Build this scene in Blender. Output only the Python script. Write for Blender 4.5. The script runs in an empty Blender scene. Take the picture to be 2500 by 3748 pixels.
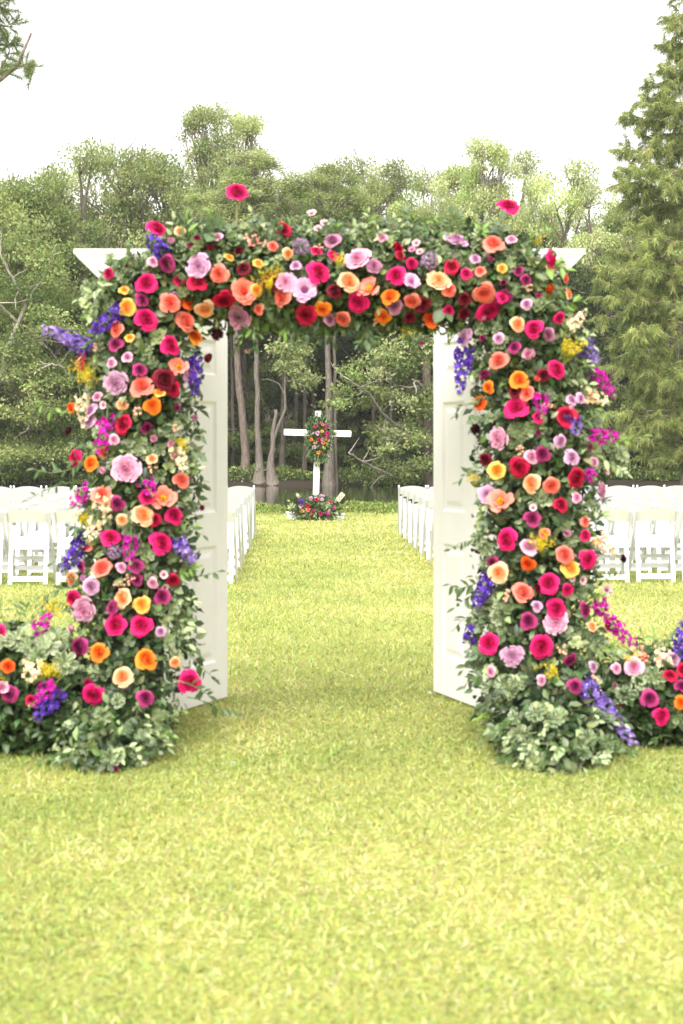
import bpy, math, random
import numpy as np
from mathutils import Vector, Matrix, Quaternion

rng = np.random.default_rng(7)
random.seed(7)
SC = bpy.context.scene
COL = SC.collection

# ------------------------------------------------------------------ camera
CAM_Z = 1.42
K = (2500 / 1568) / (50 / 36 * 3748)          # metres per overview pixel per metre of distance
cam_d = bpy.data.cameras.new("camera")
cam = bpy.data.objects.new("camera", cam_d)
COL.objects.link(cam)
cam.location = (0, 0, CAM_Z)
cam.rotation_euler = (math.radians(90), 0, 0)
cam_d.sensor_fit = 'VERTICAL'
cam_d.sensor_height = 36
cam_d.lens = 50
cam_d.shift_y = -257 / 3748
cam_d.clip_end = 2000
cam_d.dof.use_dof = True
cam_d.dof.focus_distance = 24
cam_d.dof.aperture_fstop = 3.6
SC.camera = cam

# ------------------------------------------------------------------ world, sun, exposure
SUN_EL, SUN_AZ = math.radians(50), math.radians(196)     # azimuth from +Y clockwise: behind the camera, a little left
w = bpy.data.worlds.new("World")
SC.world = w
w.use_nodes = True
nt = w.node_tree
nt.nodes.clear()
sky = nt.nodes.new('ShaderNodeTexSky')
sky.sky_type = 'NISHITA'
sky.sun_disc = False
sky.sun_elevation = SUN_EL
sky.sun_rotation = SUN_AZ
sky.air_density = 1.0
sky.dust_density = 4.0
sky.ozone_density = 1.0
hsv = nt.nodes.new('ShaderNodeHueSaturation')
hsv.inputs['Saturation'].default_value = 0.12
mixc = nt.nodes.new('ShaderNodeMix')
mixc.data_type = 'RGBA'
mixc.inputs[0].default_value = 0.62                       # closed cloud cover over the clear sky
mixc.inputs[7].default_value = (7.6, 7.5, 7.3, 1)
bg = nt.nodes.new('ShaderNodeBackground')
bg.inputs['Strength'].default_value = 0.09
wo = nt.nodes.new('ShaderNodeOutputWorld')
nt.links.new(sky.outputs[0], hsv.inputs['Color'])
nt.links.new(hsv.outputs[0], mixc.inputs[6])
nt.links.new(mixc.outputs[2], bg.inputs['Color'])
nt.links.new(bg.outputs[0], wo.inputs['Surface'])
sun_d = bpy.data.lights.new("sun", 'SUN')
sun_d.energy = 1.5
sun_d.angle = math.radians(45)
sun_d.color = (1.0, 0.96, 0.91)
sun = bpy.data.objects.new("sun", sun_d)
COL.objects.link(sun)
sd = Vector((math.sin(SUN_AZ) * math.cos(SUN_EL), math.cos(SUN_AZ) * math.cos(SUN_EL), math.sin(SUN_EL)))
sun.rotation_euler = (-sd).to_track_quat('-Z', 'Y').to_euler()
sun.location = (0, 0, 30)
vs = SC.view_settings
vs.view_transform = 'Standard'
vs.look = 'None'
vs.gamma = 1
vs.use_curve_mapping = False
vs.exposure = 1.88
SC.render.engine = 'CYCLES'
SC.cycles.use_denoising = True
SC.cycles.max_bounces = 8
SC.cycles.transparent_max_bounces = 8

# ------------------------------------------------------------------ helpers
def tag(o, label=None, cat=None, group=None, kind=None):
    if label: o['label'] = label
    if cat: o['category'] = cat
    if group: o['group'] = group
    if kind: o['kind'] = kind
    return o

def empty(name, loc=(0, 0, 0), rz=0.0):
    o = bpy.data.objects.new(name, None)
    o.empty_display_size = 0.1
    COL.objects.link(o)
    o.location = loc
    o.rotation_euler = (0, 0, rz)
    return o

def link(name, me, parent=None, mat=None):
    o = bpy.data.objects.new(name, me)
    COL.objects.link(o)
    if parent is not None: o.parent = parent
    if mat is not None and not me.materials: me.materials.append(mat)
    return o

def pw(px, py, D):
    """overview pixel + distance -> world point"""
    return np.array([(px - 784) * K * D, D, CAM_Z - (py - 1014) * K * D])

def norm(v):
    v = np.asarray(v, float)
    return v / (np.linalg.norm(v, axis=-1, keepdims=True) + 1e-9)

class Geo:
    def __init__(s):
        s.V, s.C, s.F, s.n = [], [], [], 0
    def add(s, V, F, C):
        V = np.asarray(V, float).reshape(-1, 3)
        C = np.asarray(C, float)
        if C.ndim == 1: C = np.tile(C[:3], (len(V), 1))
        s.V.append(V); s.C.append(C[:, :3])
        if isinstance(F, np.ndarray): s.F.append(F + s.n)
        else:
            by = {}
            for f in F: by.setdefault(len(f), []).append(f)
            for k_, fs in by.items(): s.F.append(np.array(fs, int) + s.n)
        s.n += len(V)
        return s
    def box(s, x0, x1, y0, y1, z0, z1, c, b=0.0):
        if b <= 0:
            V = [(x, y, z) for z in (z0, z1) for y in (y0, y1) for x in (x0, x1)]
            F = [(0, 2, 3, 1), (4, 5, 7, 6), (0, 1, 5, 4), (2, 6, 7, 3), (0, 4, 6, 2), (1, 3, 7, 5)]
            return s.add(V, F, c)
        import bmesh
        bm = bmesh.new()
        bmesh.ops.create_cube(bm, size=1)
        for v in bm.verts:
            v.co = ((x0 + x1) / 2 + v.co.x * (x1 - x0), (y0 + y1) / 2 + v.co.y * (y1 - y0), (z0 + z1) / 2 + v.co.z * (z1 - z0))
        bmesh.ops.bevel(bm, geom=bm.edges[:], offset=b, segments=2, affect='EDGES', profile=0.6)
        bm.verts.index_update()
        V = [v.co[:] for v in bm.verts]; F = [tuple(v.index for v in f.verts) for f in bm.faces]
        bm.free()
        return s.add(V, F, c)
    def tube(s, pts, rad, c, n=6, cap=True):
        pts = np.asarray(pts, float); m = len(pts)
        rad = np.broadcast_to(np.asarray(rad, float), (m,))
        t = norm(np.gradient(pts, axis=0))
        up = np.array([0, 0, 1.0]) if abs(t[0][2]) < 0.9 else np.array([1.0, 0, 0])
        a = norm(np.cross(t, up)); bb = np.cross(a, t)
        th = np.arange(n) * 2 * math.pi / n
        V = pts[:, None, :] + rad[:, None, None] * (a[:, None, :] * np.cos(th)[None, :, None] + bb[:, None, :] * np.sin(th)[None, :, None])
        V = V.reshape(-1, 3)
        i = np.arange(m - 1)[:, None] * n; j = np.arange(n)[None, :]; j2 = (j + 1) % n
        F = np.stack([i + j, i + j2, i + n + j2, i + n + j], -1).reshape(-1, 4)
        C = np.asarray(c, float)
        if C.ndim == 2: C = np.repeat(C, n, axis=0)
        s.add(V, F, C)
        if cap:
            s.F.append(np.array([[s.n - n + q for q in range(n)]], int))
        return s
    def mesh(s, name, mat=None, smooth=False):
        me = bpy.data.meshes.new(name)
        V = np.concatenate(s.V); C = np.concatenate(s.C)
        me.vertices.add(len(V)); me.vertices.foreach_set('co', V.astype(np.float32).ravel())
        lv = np.concatenate([f.ravel() for f in s.F]).astype(np.int32)
        lens = np.concatenate([np.full(len(f), f.shape[1]) for f in s.F]).astype(np.int32)
        me.loops.add(len(lv)); me.loops.foreach_set('vertex_index', lv)
        me.polygons.add(len(lens))
        st = np.concatenate([[0], np.cumsum(lens)[:-1]]).astype(np.int32)
        me.polygons.foreach_set('loop_start', st)
        try: me.polygons.foreach_set('loop_total', lens)
        except Exception: pass
        me.polygons.foreach_set('use_smooth', np.full(len(lens), bool(smooth)))
        at = me.color_attributes.new('Col', 'FLOAT_COLOR', 'POINT')
        at.data.foreach_set('color', np.c_[C, np.ones(len(C))].astype(np.float32).ravel())
        me.update(calc_edges=True); me.validate()
        if mat: me.materials.append(mat)
        return me

def frames(d, ref=None):
    """rotation matrices whose Y axis is d, random roll unless ref normal given; columns x,y,z"""
    d = norm(d)
    r = rng.normal(size=d.shape) if ref is None else np.broadcast_to(ref, d.shape)
    x = norm(np.cross(d, r)); z = np.cross(x, d)
    return np.stack([x, d, z], -1)

def scatter(g, T, R, s, p, col):
    """T=(verts, faces, colfac(m,3) multiplies / or absolute mix) ; col (N,3)"""
    V, F, cf = T
    N = len(p); m = len(V)
    s = np.asarray(s, float)
    s3 = s if s.ndim == 2 else np.repeat(s[:, None], 3, 1)
    W = np.einsum('nij,nmj->nmi', R, V[None] * s3[:, None, :]) + p[:, None, :]
    C = np.clip(col[:, None, :] * cf[None], 0, 1)
    g.V.append(W.reshape(-1, 3)); g.C.append(C.reshape(-1, 3))
    for f in F:
        g.F.append((f[None] + (np.arange(N) * m)[:, None, None] + g.n).reshape(-1, f.shape[1]))
    g.n += N * m

def T_leaf(w=0.5, fold=0.12, droop=0.15, base=0.12):
    V = np.array([[0, 0, 0], [-w * .42, .28, fold * .8], [0, .32, 0], [w * .42, .28, fold * .8],
                  [-w * .5, .55, fold - droop * .2], [0, .6, -droop * .15], [w * .5, .55, fold - droop * .2], [0, 1, -droop]], float)
    F = [np.array([[0, 2, 4 - 3, 1], ])[:0], np.array([[1, 2, 5, 4], [2, 3, 6, 5]]), np.array([[0, 2, 1], [0, 3, 2], [4, 5, 7], [5, 6, 7]])]
    F = [f for f in F if len(f)]
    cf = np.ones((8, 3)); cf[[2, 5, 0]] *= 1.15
    return V, F, cf
LEAF = T_leaf()
LEAF_N = T_leaf(w=0.34)
ROUND = T_leaf(w=1.0, fold=.16, droop=.1)
DIAMOND = (np.array([[0, 0, 0], [-.3, .5, .06], [0, 1, -.04], [.3, .5, .06]], float), [np.array([[0, 3, 2, 1]])], np.ones((4, 3)))
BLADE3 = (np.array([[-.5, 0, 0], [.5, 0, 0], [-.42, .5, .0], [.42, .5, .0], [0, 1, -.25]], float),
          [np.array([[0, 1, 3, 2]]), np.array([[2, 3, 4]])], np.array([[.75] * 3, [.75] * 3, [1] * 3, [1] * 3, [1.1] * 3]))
BLADE1 = (np.array([[-.5, 0, 0], [.5, 0, 0], [.18, 1, -.15], [-.18, 1, -.15]], float), [np.array([[0, 1, 2, 3]])], np.ones((4, 3)))

def jit(base, n, amt=0.2):
    c = np.tile(np.asarray(base, float), (n, 1)) if np.ndim(base) == 1 else np.asarray(base, float)
    return np.clip(c * (1 + rng.normal(0, amt, (n, 1))) * (1 + rng.normal(0, amt * .35, (n, 3))), 0.002, 1)

def choose(cols, n, p=None):
    return np.asarray(cols, float)[rng.choice(len(cols), n, p=p)]

# ------------------------------------------------------------------ materials
def mat(name, rough=0.5, trans=0.0, spec=0.5, noise=None, bump=None, objvar=0.0, coat=0.0):
    m = bpy.data.materials.new(name)
    m.use_nodes = True
    t = m.node_tree; N = t.nodes; L = t.links
    b = N['Principled BSDF']; out = N['Material Output']
    b.inputs['Roughness'].default_value = rough
    b.inputs['Specular IOR Level'].default_value = spec
    b.inputs['Coat Weight'].default_value = coat
    a = N.new('ShaderNodeAttribute'); a.attribute_name = 'Col'
    src = a.outputs['Color']
    if objvar:
        oi = N.new('ShaderNodeObjectInfo'); mr = N.new('ShaderNodeMapRange')
        mr.inputs['To Min'].default_value = 1 - objvar; mr.inputs['To Max'].default_value = 1 + objvar
        L.new(oi.outputs['Random'], mr.inputs['Value'])
        vm = N.new('ShaderNodeVectorMath'); vm.operation = 'SCALE'
        L.new(src, vm.inputs[0]); L.new(mr.outputs[0], vm.inputs['Scale']); src = vm.outputs[0]
    if noise:
        sc_, lo, hi = noise[:3]
        tc = N.new('ShaderNodeTexCoord'); nz = N.new('ShaderNodeTexNoise'); mr = N.new('ShaderNodeMapRange')
        if len(noise) > 3:
            mp = N.new('ShaderNodeMapping'); mp.inputs['Scale'].default_value = noise[3]
            L.new(tc.outputs['Object'], mp.inputs[0]); L.new(mp.outputs[0], nz.inputs['Vector'])
        else: L.new(tc.outputs['Object'], nz.inputs['Vector'])
        nz.inputs['Scale'].default_value = sc_; nz.inputs['Detail'].default_value = 5
        mr.inputs['From Min'].default_value = .3; mr.inputs['From Max'].default_value = .7
        mr.inputs['To Min'].default_value = lo; mr.inputs['To Max'].default_value = hi
        L.new(nz.outputs[0], mr.inputs['Value'])
        vm = N.new('ShaderNodeVectorMath'); vm.operation = 'SCALE'
        L.new(src, vm.inputs[0]); L.new(mr.outputs[0], vm.inputs['Scale']); src = vm.outputs[0]
        if bump:
            bp = N.new('ShaderNodeBump'); bp.inputs['Strength'].default_value = bump[0]; bp.inputs['Distance'].default_value = bump[1]
            L.new(nz.outputs[0], bp.inputs['Height']); L.new(bp.outputs[0], b.inputs['Normal'])
    L.new(src, b.inputs['Base Color'])
    if trans:
        tr = N.new('ShaderNodeBsdfTranslucent'); mx = N.new('ShaderNodeMixShader')
        mx.inputs[0].default_value = trans
        L.new(src, tr.inputs['Color']); L.new(b.outputs[0], mx.inputs[1]); L.new(tr.outputs[0], mx.inputs[2])
        L.new(mx.outputs[0], out.inputs['Surface'])
    return m

M_petal = mat('petal', .6, .25, .25, objvar=.1)
M_leaf = mat('glossy_leaf', .42, .15, .45)
M_tree = mat('tree_foliage', .6, .45, .3, objvar=.2)
M_grass = mat('grass', .6, .25, .3)
M_bark = mat('bark', .85, 0, .2, (3.5, .55, 1.35, (6, 6, 1)), (.6, .05))
M_paint = mat('white_paint', .42, 0, .45, (6, .965, 1.02), (.04, .004))
M_resin = mat('white_resin', .38, 0, .5)
M_stem = mat('stem', .6, 0, .3)
M_wood = mat('beige_wood', .6, 0, .3, (20, .85, 1.1))

# ground: lawn on the near side, leaf litter under the wood
def mat_ground():
    m = bpy.data.materials.new('ground'); m.use_nodes = True
    t = m.node_tree; N = t.nodes; L = t.links; b = N['Principled BSDF']
    b.inputs['Roughness'].default_value = .9; b.inputs['Specular IOR Level'].default_value = .15
    tc = N.new('ShaderNodeTexCoord')
    n1 = N.new('ShaderNodeTexNoise'); n1.inputs['Scale'].default_value = 1.3; n1.inputs['Detail'].default_value = 6
    n2 = N.new('ShaderNodeTexNoise'); n2.inputs['Scale'].default_value = 45; n2.inputs['Detail'].default_value = 4
    for n in (n1, n2): L.new(tc.outputs['Object'], n.inputs['Vector'])
    r1 = N.new('ShaderNodeValToRGB'); e = r1.color_ramp.elements
    e[0].position = .3; e[0].color = (.16, .21, .035, 1); e[1].position = .72; e[1].color = (.36, .33, .09, 1)
    L.new(n1.outputs[0], r1.inputs[0])
    r2 = N.new('ShaderNodeValToRGB'); e = r2.color_ramp.elements
    e[0].position = .3; e[0].color = (.10, .15, .025, 1); e[1].position = .7; e[1].color = (.42, .40, .12, 1)
    L.new(n2.outputs[0], r2.inputs[0])
    mx = N.new('ShaderNodeMix'); mx.data_type = 'RGBA'; mx.inputs[0].default_value = .5
    L.new(r1.outputs[0], mx.inputs[6]); L.new(r2.outputs[0], mx.inputs[7])
    sp = N.new('ShaderNodeSeparateXYZ'); L.new(tc.outputs['Object'], sp.inputs[0])
    mr = N.new('ShaderNodeMapRange'); mr.inputs['From Min'].default_value = 29.6; mr.inputs['From Max'].default_value = 30.6
    L.new(sp.outputs['Y'], mr.inputs['Value'])
    m2 = N.new('ShaderNodeMix'); m2.data_type = 'RGBA'; m2.inputs[7].default_value = (.035, .028, .018, 1)
    L.new(mr.outputs[0], m2.inputs[0]); L.new(mx.outputs[2], m2.inputs[6]); L.new(m2.outputs[2], b.inputs['Base Color'])
    bp = N.new('ShaderNodeBump'); bp.inputs['Strength'].default_value = .6; bp.inputs['Distance'].default_value = .03
    L.new(n2.outputs[0], bp.inputs['Height']); L.new(bp.outputs[0], b.inputs['Normal'])
    return m

def mat_water():
    m = bpy.data.materials.new('dark_water'); m.use_nodes = True
    t = m.node_tree; N = t.nodes; L = t.links; b = N['Principled BSDF']
    b.inputs['Base Color'].default_value = (.012, .013, .009, 1)
    b.inputs['Roughness'].default_value = .04; b.inputs['IOR'].default_value = 1.33
    tc = N.new('ShaderNodeTexCoord'); mp = N.new('ShaderNodeMapping'); mp.inputs['Scale'].default_value = (.6, 2.2, 1)
    nz = N.new('ShaderNodeTexNoise'); nz.inputs['Scale'].default_value = 1.6; nz.inputs['Detail'].default_value = 4
    L.new(tc.outputs['Object'], mp.inputs[0]); L.new(mp.outputs[0], nz.inputs['Vector'])
    bp = N.new('ShaderNodeBump'); bp.inputs['Strength'].default_value = .12; bp.inputs['Distance'].default_value = .03
    L.new(nz.outputs[0], bp.inputs['Height']); L.new(bp.outputs[0], b.inputs['Normal'])
    return m

# ------------------------------------------------------------------ ground, water
WATER_Z = -0.35
def ground_z(x, y):
    shore = 29.9 + .25 * np.sin(x * .6) + .15 * np.sin(x * 1.7 + 1)
    far = 57.0 + .5 * np.sin(x * .35 + .5) + .3 * np.sin(x * 1.1)
    a = np.clip((y - shore) / 1.6, 0, 1); a = a * a * (3 - 2 * a)
    b = np.clip((y - far + 1.0) / 2.2, 0, 1); b = b * b * (3 - 2 * b)
    z = -1.1 * a * (1 - b)
    return z - .12 * b
xs = np.unique(np.concatenate([np.linspace(-600, -60, 10), np.linspace(-60, 60, 161), np.linspace(60, 600, 10)]))
ys = np.unique(np.concatenate([np.linspace(-40, 26, 23), np.linspace(26, 34, 41), np.linspace(34, 54, 11), np.linspace(54, 62, 33), np.linspace(62, 120, 12), np.linspace(120, 900, 8)]))
X, Y = np.meshgrid(xs, ys)
Z = ground_z(X, Y)
Z = np.where((np.abs(X) > 61), np.where(Y > 31.5, np.where(Y < 58, -1.1, -.12), 0), Z)
nx_, ny_ = len(xs), len(ys)
g = Geo()
i = np.arange(ny_ - 1)[:, None] * nx_; j = np.arange(nx_ - 1)[None, :]
g.add(np.stack([X, Y, Z], -1).reshape(-1, 3), np.stack([i + j, i + j + 1, i + nx_ + j + 1, i + nx_ + j], -1).reshape(-1, 4), (.2, .2, .1))
o = link('ground', g.mesh('ground', mat_ground(), True)); tag(o, kind='structure')
g = Geo(); g.add([(-500, 29.5, WATER_Z), (500, 29.5, WATER_Z), (500, 59.5, WATER_Z), (-500, 59.5, WATER_Z)], [(0, 1, 2, 3)], (0, 0, 0))
o = link('lake_water', g.mesh('lake_water', mat_water())); tag(o, kind='structure')

# ------------------------------------------------------------------ grass blades
_grid = np.random.default_rng(3).random((64, 64))
def vnoise(x, y, sc):
    u, v = x * sc + 20.3, y * sc + 7.7
    i, j = np.floor(u).astype(int), np.floor(v).astype(int); f, h = u - i, v - j
    f, h = f * f * (3 - 2 * f), h * h * (3 - 2 * h)
    G = lambda a, b: _grid[a % 64, b % 64]
    return (G(i, j) * (1 - f) + G(i + 1, j) * f) * (1 - h) + (G(i, j + 1) * (1 - f) + G(i + 1, j + 1) * f) * h
GRASS = [(.41, .445, .12), (.48, .50, .18), (.34, .40, .10), (.55, .52, .28), (.24, .30, .065)]
def blades(g, y0, y1, dens, ln, wd, T, prob):
    A = .30 * (y1 ** 2 - y0 ** 2) + 3.6 * (y1 - y0)
    n = int(A * dens)
    yy = np.linspace(y0, y1, 200); cd = np.cumsum(.30 * yy + 1.8); cd = (cd - cd[0]) / (cd[-1] - cd[0])
    y = np.interp(rng.random(n), cd, yy)
    x = (rng.random(n) * 2 - 1) * (.30 * y + 1.8)
    d = rng.normal(size=(n, 3)); d[:, 2] = np.abs(d[:, 2]) * .6 + .45
    # patches: some areas lie flatter and yellower
    patch = np.clip(.5 + 1.5 * (.45 * vnoise(x, y, .7) + .35 * vnoise(x + 5, y, 2.1) + .2 * vnoise(x, y + 9, 5.5) - .5), 0, 1)
    d[:, 2] *= .7 + .6 * patch
    R = frames(d, np.array([0, 0, 1.0]) + rng.normal(0, .5, (n, 3)))
    c = choose(GRASS, n, prob)
    straw = rng.random(n) < (.03 + .30 * (1 - patch) ** 2)
    c[straw] = (.56, .50, .27)
    c = c * (1.18 - .44 * patch)[:, None] * np.stack([1.06 - .20 * patch, np.ones(n), 1.05 - .2 * patch], -1)
    c = jit(c, n, .27)
    s = np.stack([wd * (.7 + .6 * rng.random(n)), ln * (.55 + .8 * rng.random(n)), ln * (.6 + .8 * rng.random(n))], -1)
    scatter(g, T, R, s, np.stack([x, y, np.full(n, -.003)], -1), c)
g = Geo()
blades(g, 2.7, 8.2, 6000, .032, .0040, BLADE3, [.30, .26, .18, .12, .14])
blades(g, 8.2, 16, 2000, .036, .006, BLADE1, [.34, .30, .16, .12, .08])
blades(g, 16, 29.0, 650, .036, .012, BLADE1, [.36, .32, .16, .10, .06])
o = link('lawn_grass', g.mesh('lawn_grass', M_grass)); tag(o, 'short yellow green lawn grass with straw coloured blades', 'grass', kind='stuff')

# ------------------------------------------------------------------ door arch
WHITE = (.78, .755, .75)
RESIN = (.64, .64, .66)
arch = empty('door_arch', (-.085, 7.14, 0))
tag(arch, 'white wooden door case with flared cornice and two open panelled doors', 'door arch')
AX, AY = -.085, 7.14
def part_box(name, parent, *a, b=.004, m=None, c=WHITE):
    g = Geo(); g.box(*a, c, b)
    return link(name, g.mesh(name, m or M_paint), parent)
JL, JR = -.955, .955          # inner faces of the jambs, local x
part_box('jamb', arch, JL - .13, JL, -.06, .06, 0, 2.125)
part_box('jamb', arch, JR, JR + .13, -.06, .06, 0, 2.125)
part_box('header', arch, JL - .13, JR + .13, -.07, .07, 2.127, 2.237)
g = Geo()
x0, x1 = -1.222, 1.275
V = [(x0 + .15, -.178, 2.19), (x1 - .15, -.178, 2.19), (x1 - .15, .085, 2.239), (x0 + .15, .085, 2.239),
     (x0 + .005, -.195, 2.335), (x1 - .005, -.195, 2.335), (x1 - .005, .195, 2.335), (x0 + .005, .195, 2.335),
     (x0, -.20, 2.337), (x1, -.20, 2.337), (x1, .20, 2.337), (x0, .20, 2.337), (x0, -.20, 2.362), (x1, -.20, 2.362), (x1, .20, 2.362), (x0, .20, 2.362)]
F = [(3, 2, 1, 0), (12, 13, 14, 15)]
for q in range(3):
    for e in range(4): F.append((q * 4 + e, q * 4 + (e + 1) % 4, q * 4 + 4 + (e + 1) % 4, q * 4 + 4 + e))
g.add(V, F, WHITE)
link('cornice', g.mesh('cornice', M_paint), arch)

def make_door(hinge, free, flip):
    hx, hy = hinge; fx, fy = free
    ang = math.atan2(fy - hy, fx - hx); W = math.hypot(fx - hx, fy - hy); H = 2.075; T = .0175
    d = bpy.data.objects.new('door', None); COL.objects.link(d); d.empty_display_size = .1
    d.parent = arch; d.location = (hx - AX, hy - AY, .015); d.rotation_euler = (0, 0, ang)
    st = .115; pwid = (W - 3 * st) / 2
    rows = [(.205, .84), (1.02, 1.625), (1.765, 1.955)]
    g = Geo()
    for k_ in range(3):
        if k_ == 1: continue
        g.box(k_ * (st + pwid), k_ * (st + pwid) + st, -T, T, 0, H, WHITE)
    link('stile', g.mesh('stile', M_paint), d)
    rails = [(0, .205), (.84, 1.02), (1.625, 1.765), (1.955, H)]
    for a, b in rails:
        g = Geo(); g.box(st, W - st, -T, T, a, b, WHITE); link('rail', g.mesh('rail', M_paint), d)
    for (a, b) in rows:
        g = Geo(); g.box(st + pwid, 2 * st + pwid, -T, T, a, b, WHITE); link('mullion', g.mesh('mullion', M_paint), d)
        for k_ in range(2):
            xa = st + k_ * (st + pwid); xb = xa + pwid
            g = Geo()
            for side in (-1, 1):
                prof = [(0, T - .001), (.016, T - .010), (.034, T - .010), (.062, T - .003)]
                V = []
                for ins, t_ in prof:
                    V += [(xa + ins, side * t_, a + ins), (xb - ins, side * t_, a + ins), (xb - ins, side * t_, b - ins), (xa + ins, side * t_, b - ins)]
                F = []
                for q in range(3):
                    for e in range(4): F.append((q * 4 + e, q * 4 + (e + 1) % 4, q * 4 + 4 + (e + 1) % 4, q * 4 + 4 + e))
                F.append((12, 13, 14, 15))
                g.add(V, F, WHITE)
            link('panel', g.mesh('panel', M_paint), d)
    for zc in (.25, 1.04, 1.83):
        g = Geo(); g.tube([(-.004, T + .004, zc - .045), (-.004, T + .004, zc + .045)], .006, (.55, .5, .4), 8); link('hinge', g.mesh('hinge', M_resin), d)
    return d
make_door((-1.035, 7.08), (-.645, 7.86), 0)
make_door((.865, 7.20), (.535, 8.03), 1)

# ------------------------------------------------------------------ flowers
PAL = dict(
    hotpink=((.36, .002, .035), (.76, .012, .17)), crimson=((.20, .001, .010), (.58, .004, .06)),
    coral=((.74, .075, .04), (.92, .27, .20)), lavender=((.40, .13, .28), (.76, .46, .66)),
    pinklav=((.56, .14, .29), (.84, .48, .62)), mauve=((.26, .055, .14), (.58, .26, .39)),
    plum=((.11, .003, .03), (.42, .035, .17)), burgundy=((.07, .002, .006), (.19, .004, .02)),
    orange=((.74, .085, .005), (.92, .29, .025)), redorange=((.66, .035, .004), (.88, .15, .015)),
    yellow=((.84, .26, .012), (.93, .56, .13)), peach=((.90, .22, .02), (.94, .58, .35)),
    palepink=((.45, .12, .2), (.78, .55, .58)), dark=((.02, .001, .004), (.06, .003, .012)),
    violet=((.05, .012, .22), (.12, .04, .42)), lilac=((.22, .14, .5), (.38, .26, .62)), magenta=((.42, .006, .25), (.60, .03, .42)),
    cream=((.86, .66, .42), (.92, .80, .62)), peachy=((.88, .52, .30), (.92, .68, .46)), gold=((.55, .40, .008), (.72, .58, .03)), allium=((.30, .17, .32), (.46, .33, .46)))

def petal(g, phi, w_, r0, L, a0, a1, c0, c1, ruf=0.0, tip=0.0, nu=6, nv=5, z0=0.0, seed=0):
    u = np.linspace(-1, 1, nu + 1)[None, :]; v = np.linspace(0, 1, nv + 1)[:, None]
    # integrate profile
    vv = np.linspace(0, 1, 41); al = a0 + (a1 - a0) * vv ** 1.6
    rr = r0 + L * np.concatenate([[0], np.cumsum(np.sin(al[:-1]) / 40)]); zz = z0 + L * np.concatenate([[0], np.cumsum(np.cos(al[:-1]) / 40)])
    edge = 1 - .32 * np.abs(u) ** 2.6 + tip * np.exp(-(u / .3) ** 2)
    vq = np.clip(v * edge / (1 + max(tip, 0)), 0, 1)
    r = np.interp(vq, vv, rr); z = np.interp(vq, vv, zz)
    wid = w_ * (.45 + .55 * np.sqrt(np.clip(v, 0, 1)))
    ph = phi + u * wid
    wav = ruf * v * np.sin(u * 5.5 + seed * 2.1) + ruf * .6 * v * np.sin(u * 11 + seed)
    r = r + wav * .5 + .045 * L * np.abs(u) ** 2 * v
    z = z + wav
    V = np.stack([r * np.cos(ph), r * np.sin(ph), z + 0 * ph], -1).reshape(-1, 3)
    i = np.arange(nv)[:, None] * (nu + 1); j = np.arange(nu)[None, :]
    F = np.stack([i + j, i + j + 1, i + nu + 2 + j, i + nu + 1 + j], -1).reshape(-1, 4)
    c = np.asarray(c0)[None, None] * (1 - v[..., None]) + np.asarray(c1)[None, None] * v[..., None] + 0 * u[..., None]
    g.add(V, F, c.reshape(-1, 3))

def lerp(a, b, t): return a + (b - a) * t
def rim_petal(g, phi, w_, base, ctrl, end, c0, c1, ruf=0.0, tip=0.0, nu=6, nv=5, seed=0):
    """petal whose profile is the curve base-ctrl-end in (radius, height); its rim is rounded and a little wavy"""
    u = np.linspace(-1, 1, nu + 1)[None, :]; v = np.linspace(0, 1, nv + 1)[:, None]
    edge = 1 - .26 * np.abs(u) ** 2.4 + tip * np.exp(-(u / .28) ** 2)
    q = v * edge / (1 + max(tip, 0))
    B, Cc, E = (np.asarray(k_, float) for k_ in (base, ctrl, end))
    r = (1 - q) ** 2 * B[0] + 2 * q * (1 - q) * Cc[0] + q ** 2 * E[0]
    z = (1 - q) ** 2 * B[1] + 2 * q * (1 - q) * Cc[1] + q ** 2 * E[1]
    ph = phi + u * w_ * (.55 + .45 * v)
    wav = v ** 2 * (ruf * np.sin(u * 4.3 + seed * 2.1) + ruf * .6 * np.sin(u * 9 + seed))
    r = r + wav * .6 + .05 * (np.abs(u) ** 2) * v * E[0]
    z = z + wav
    V = np.stack([r * np.cos(ph), r * np.sin(ph), z + 0 * ph], -1).reshape(-1, 3)
    i = np.arange(nv)[:, None] * (nu + 1); j = np.arange(nu)[None, :]
    F = np.stack([i + j, i + j + 1, i + nu + 2 + j, i + nu + 1 + j], -1).reshape(-1, 4)
    vv = v[..., None] ** 1.5
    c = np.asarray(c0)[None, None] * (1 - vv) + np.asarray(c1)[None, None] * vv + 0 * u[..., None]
    g.add(V, F, c.reshape(-1, 3))

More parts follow.
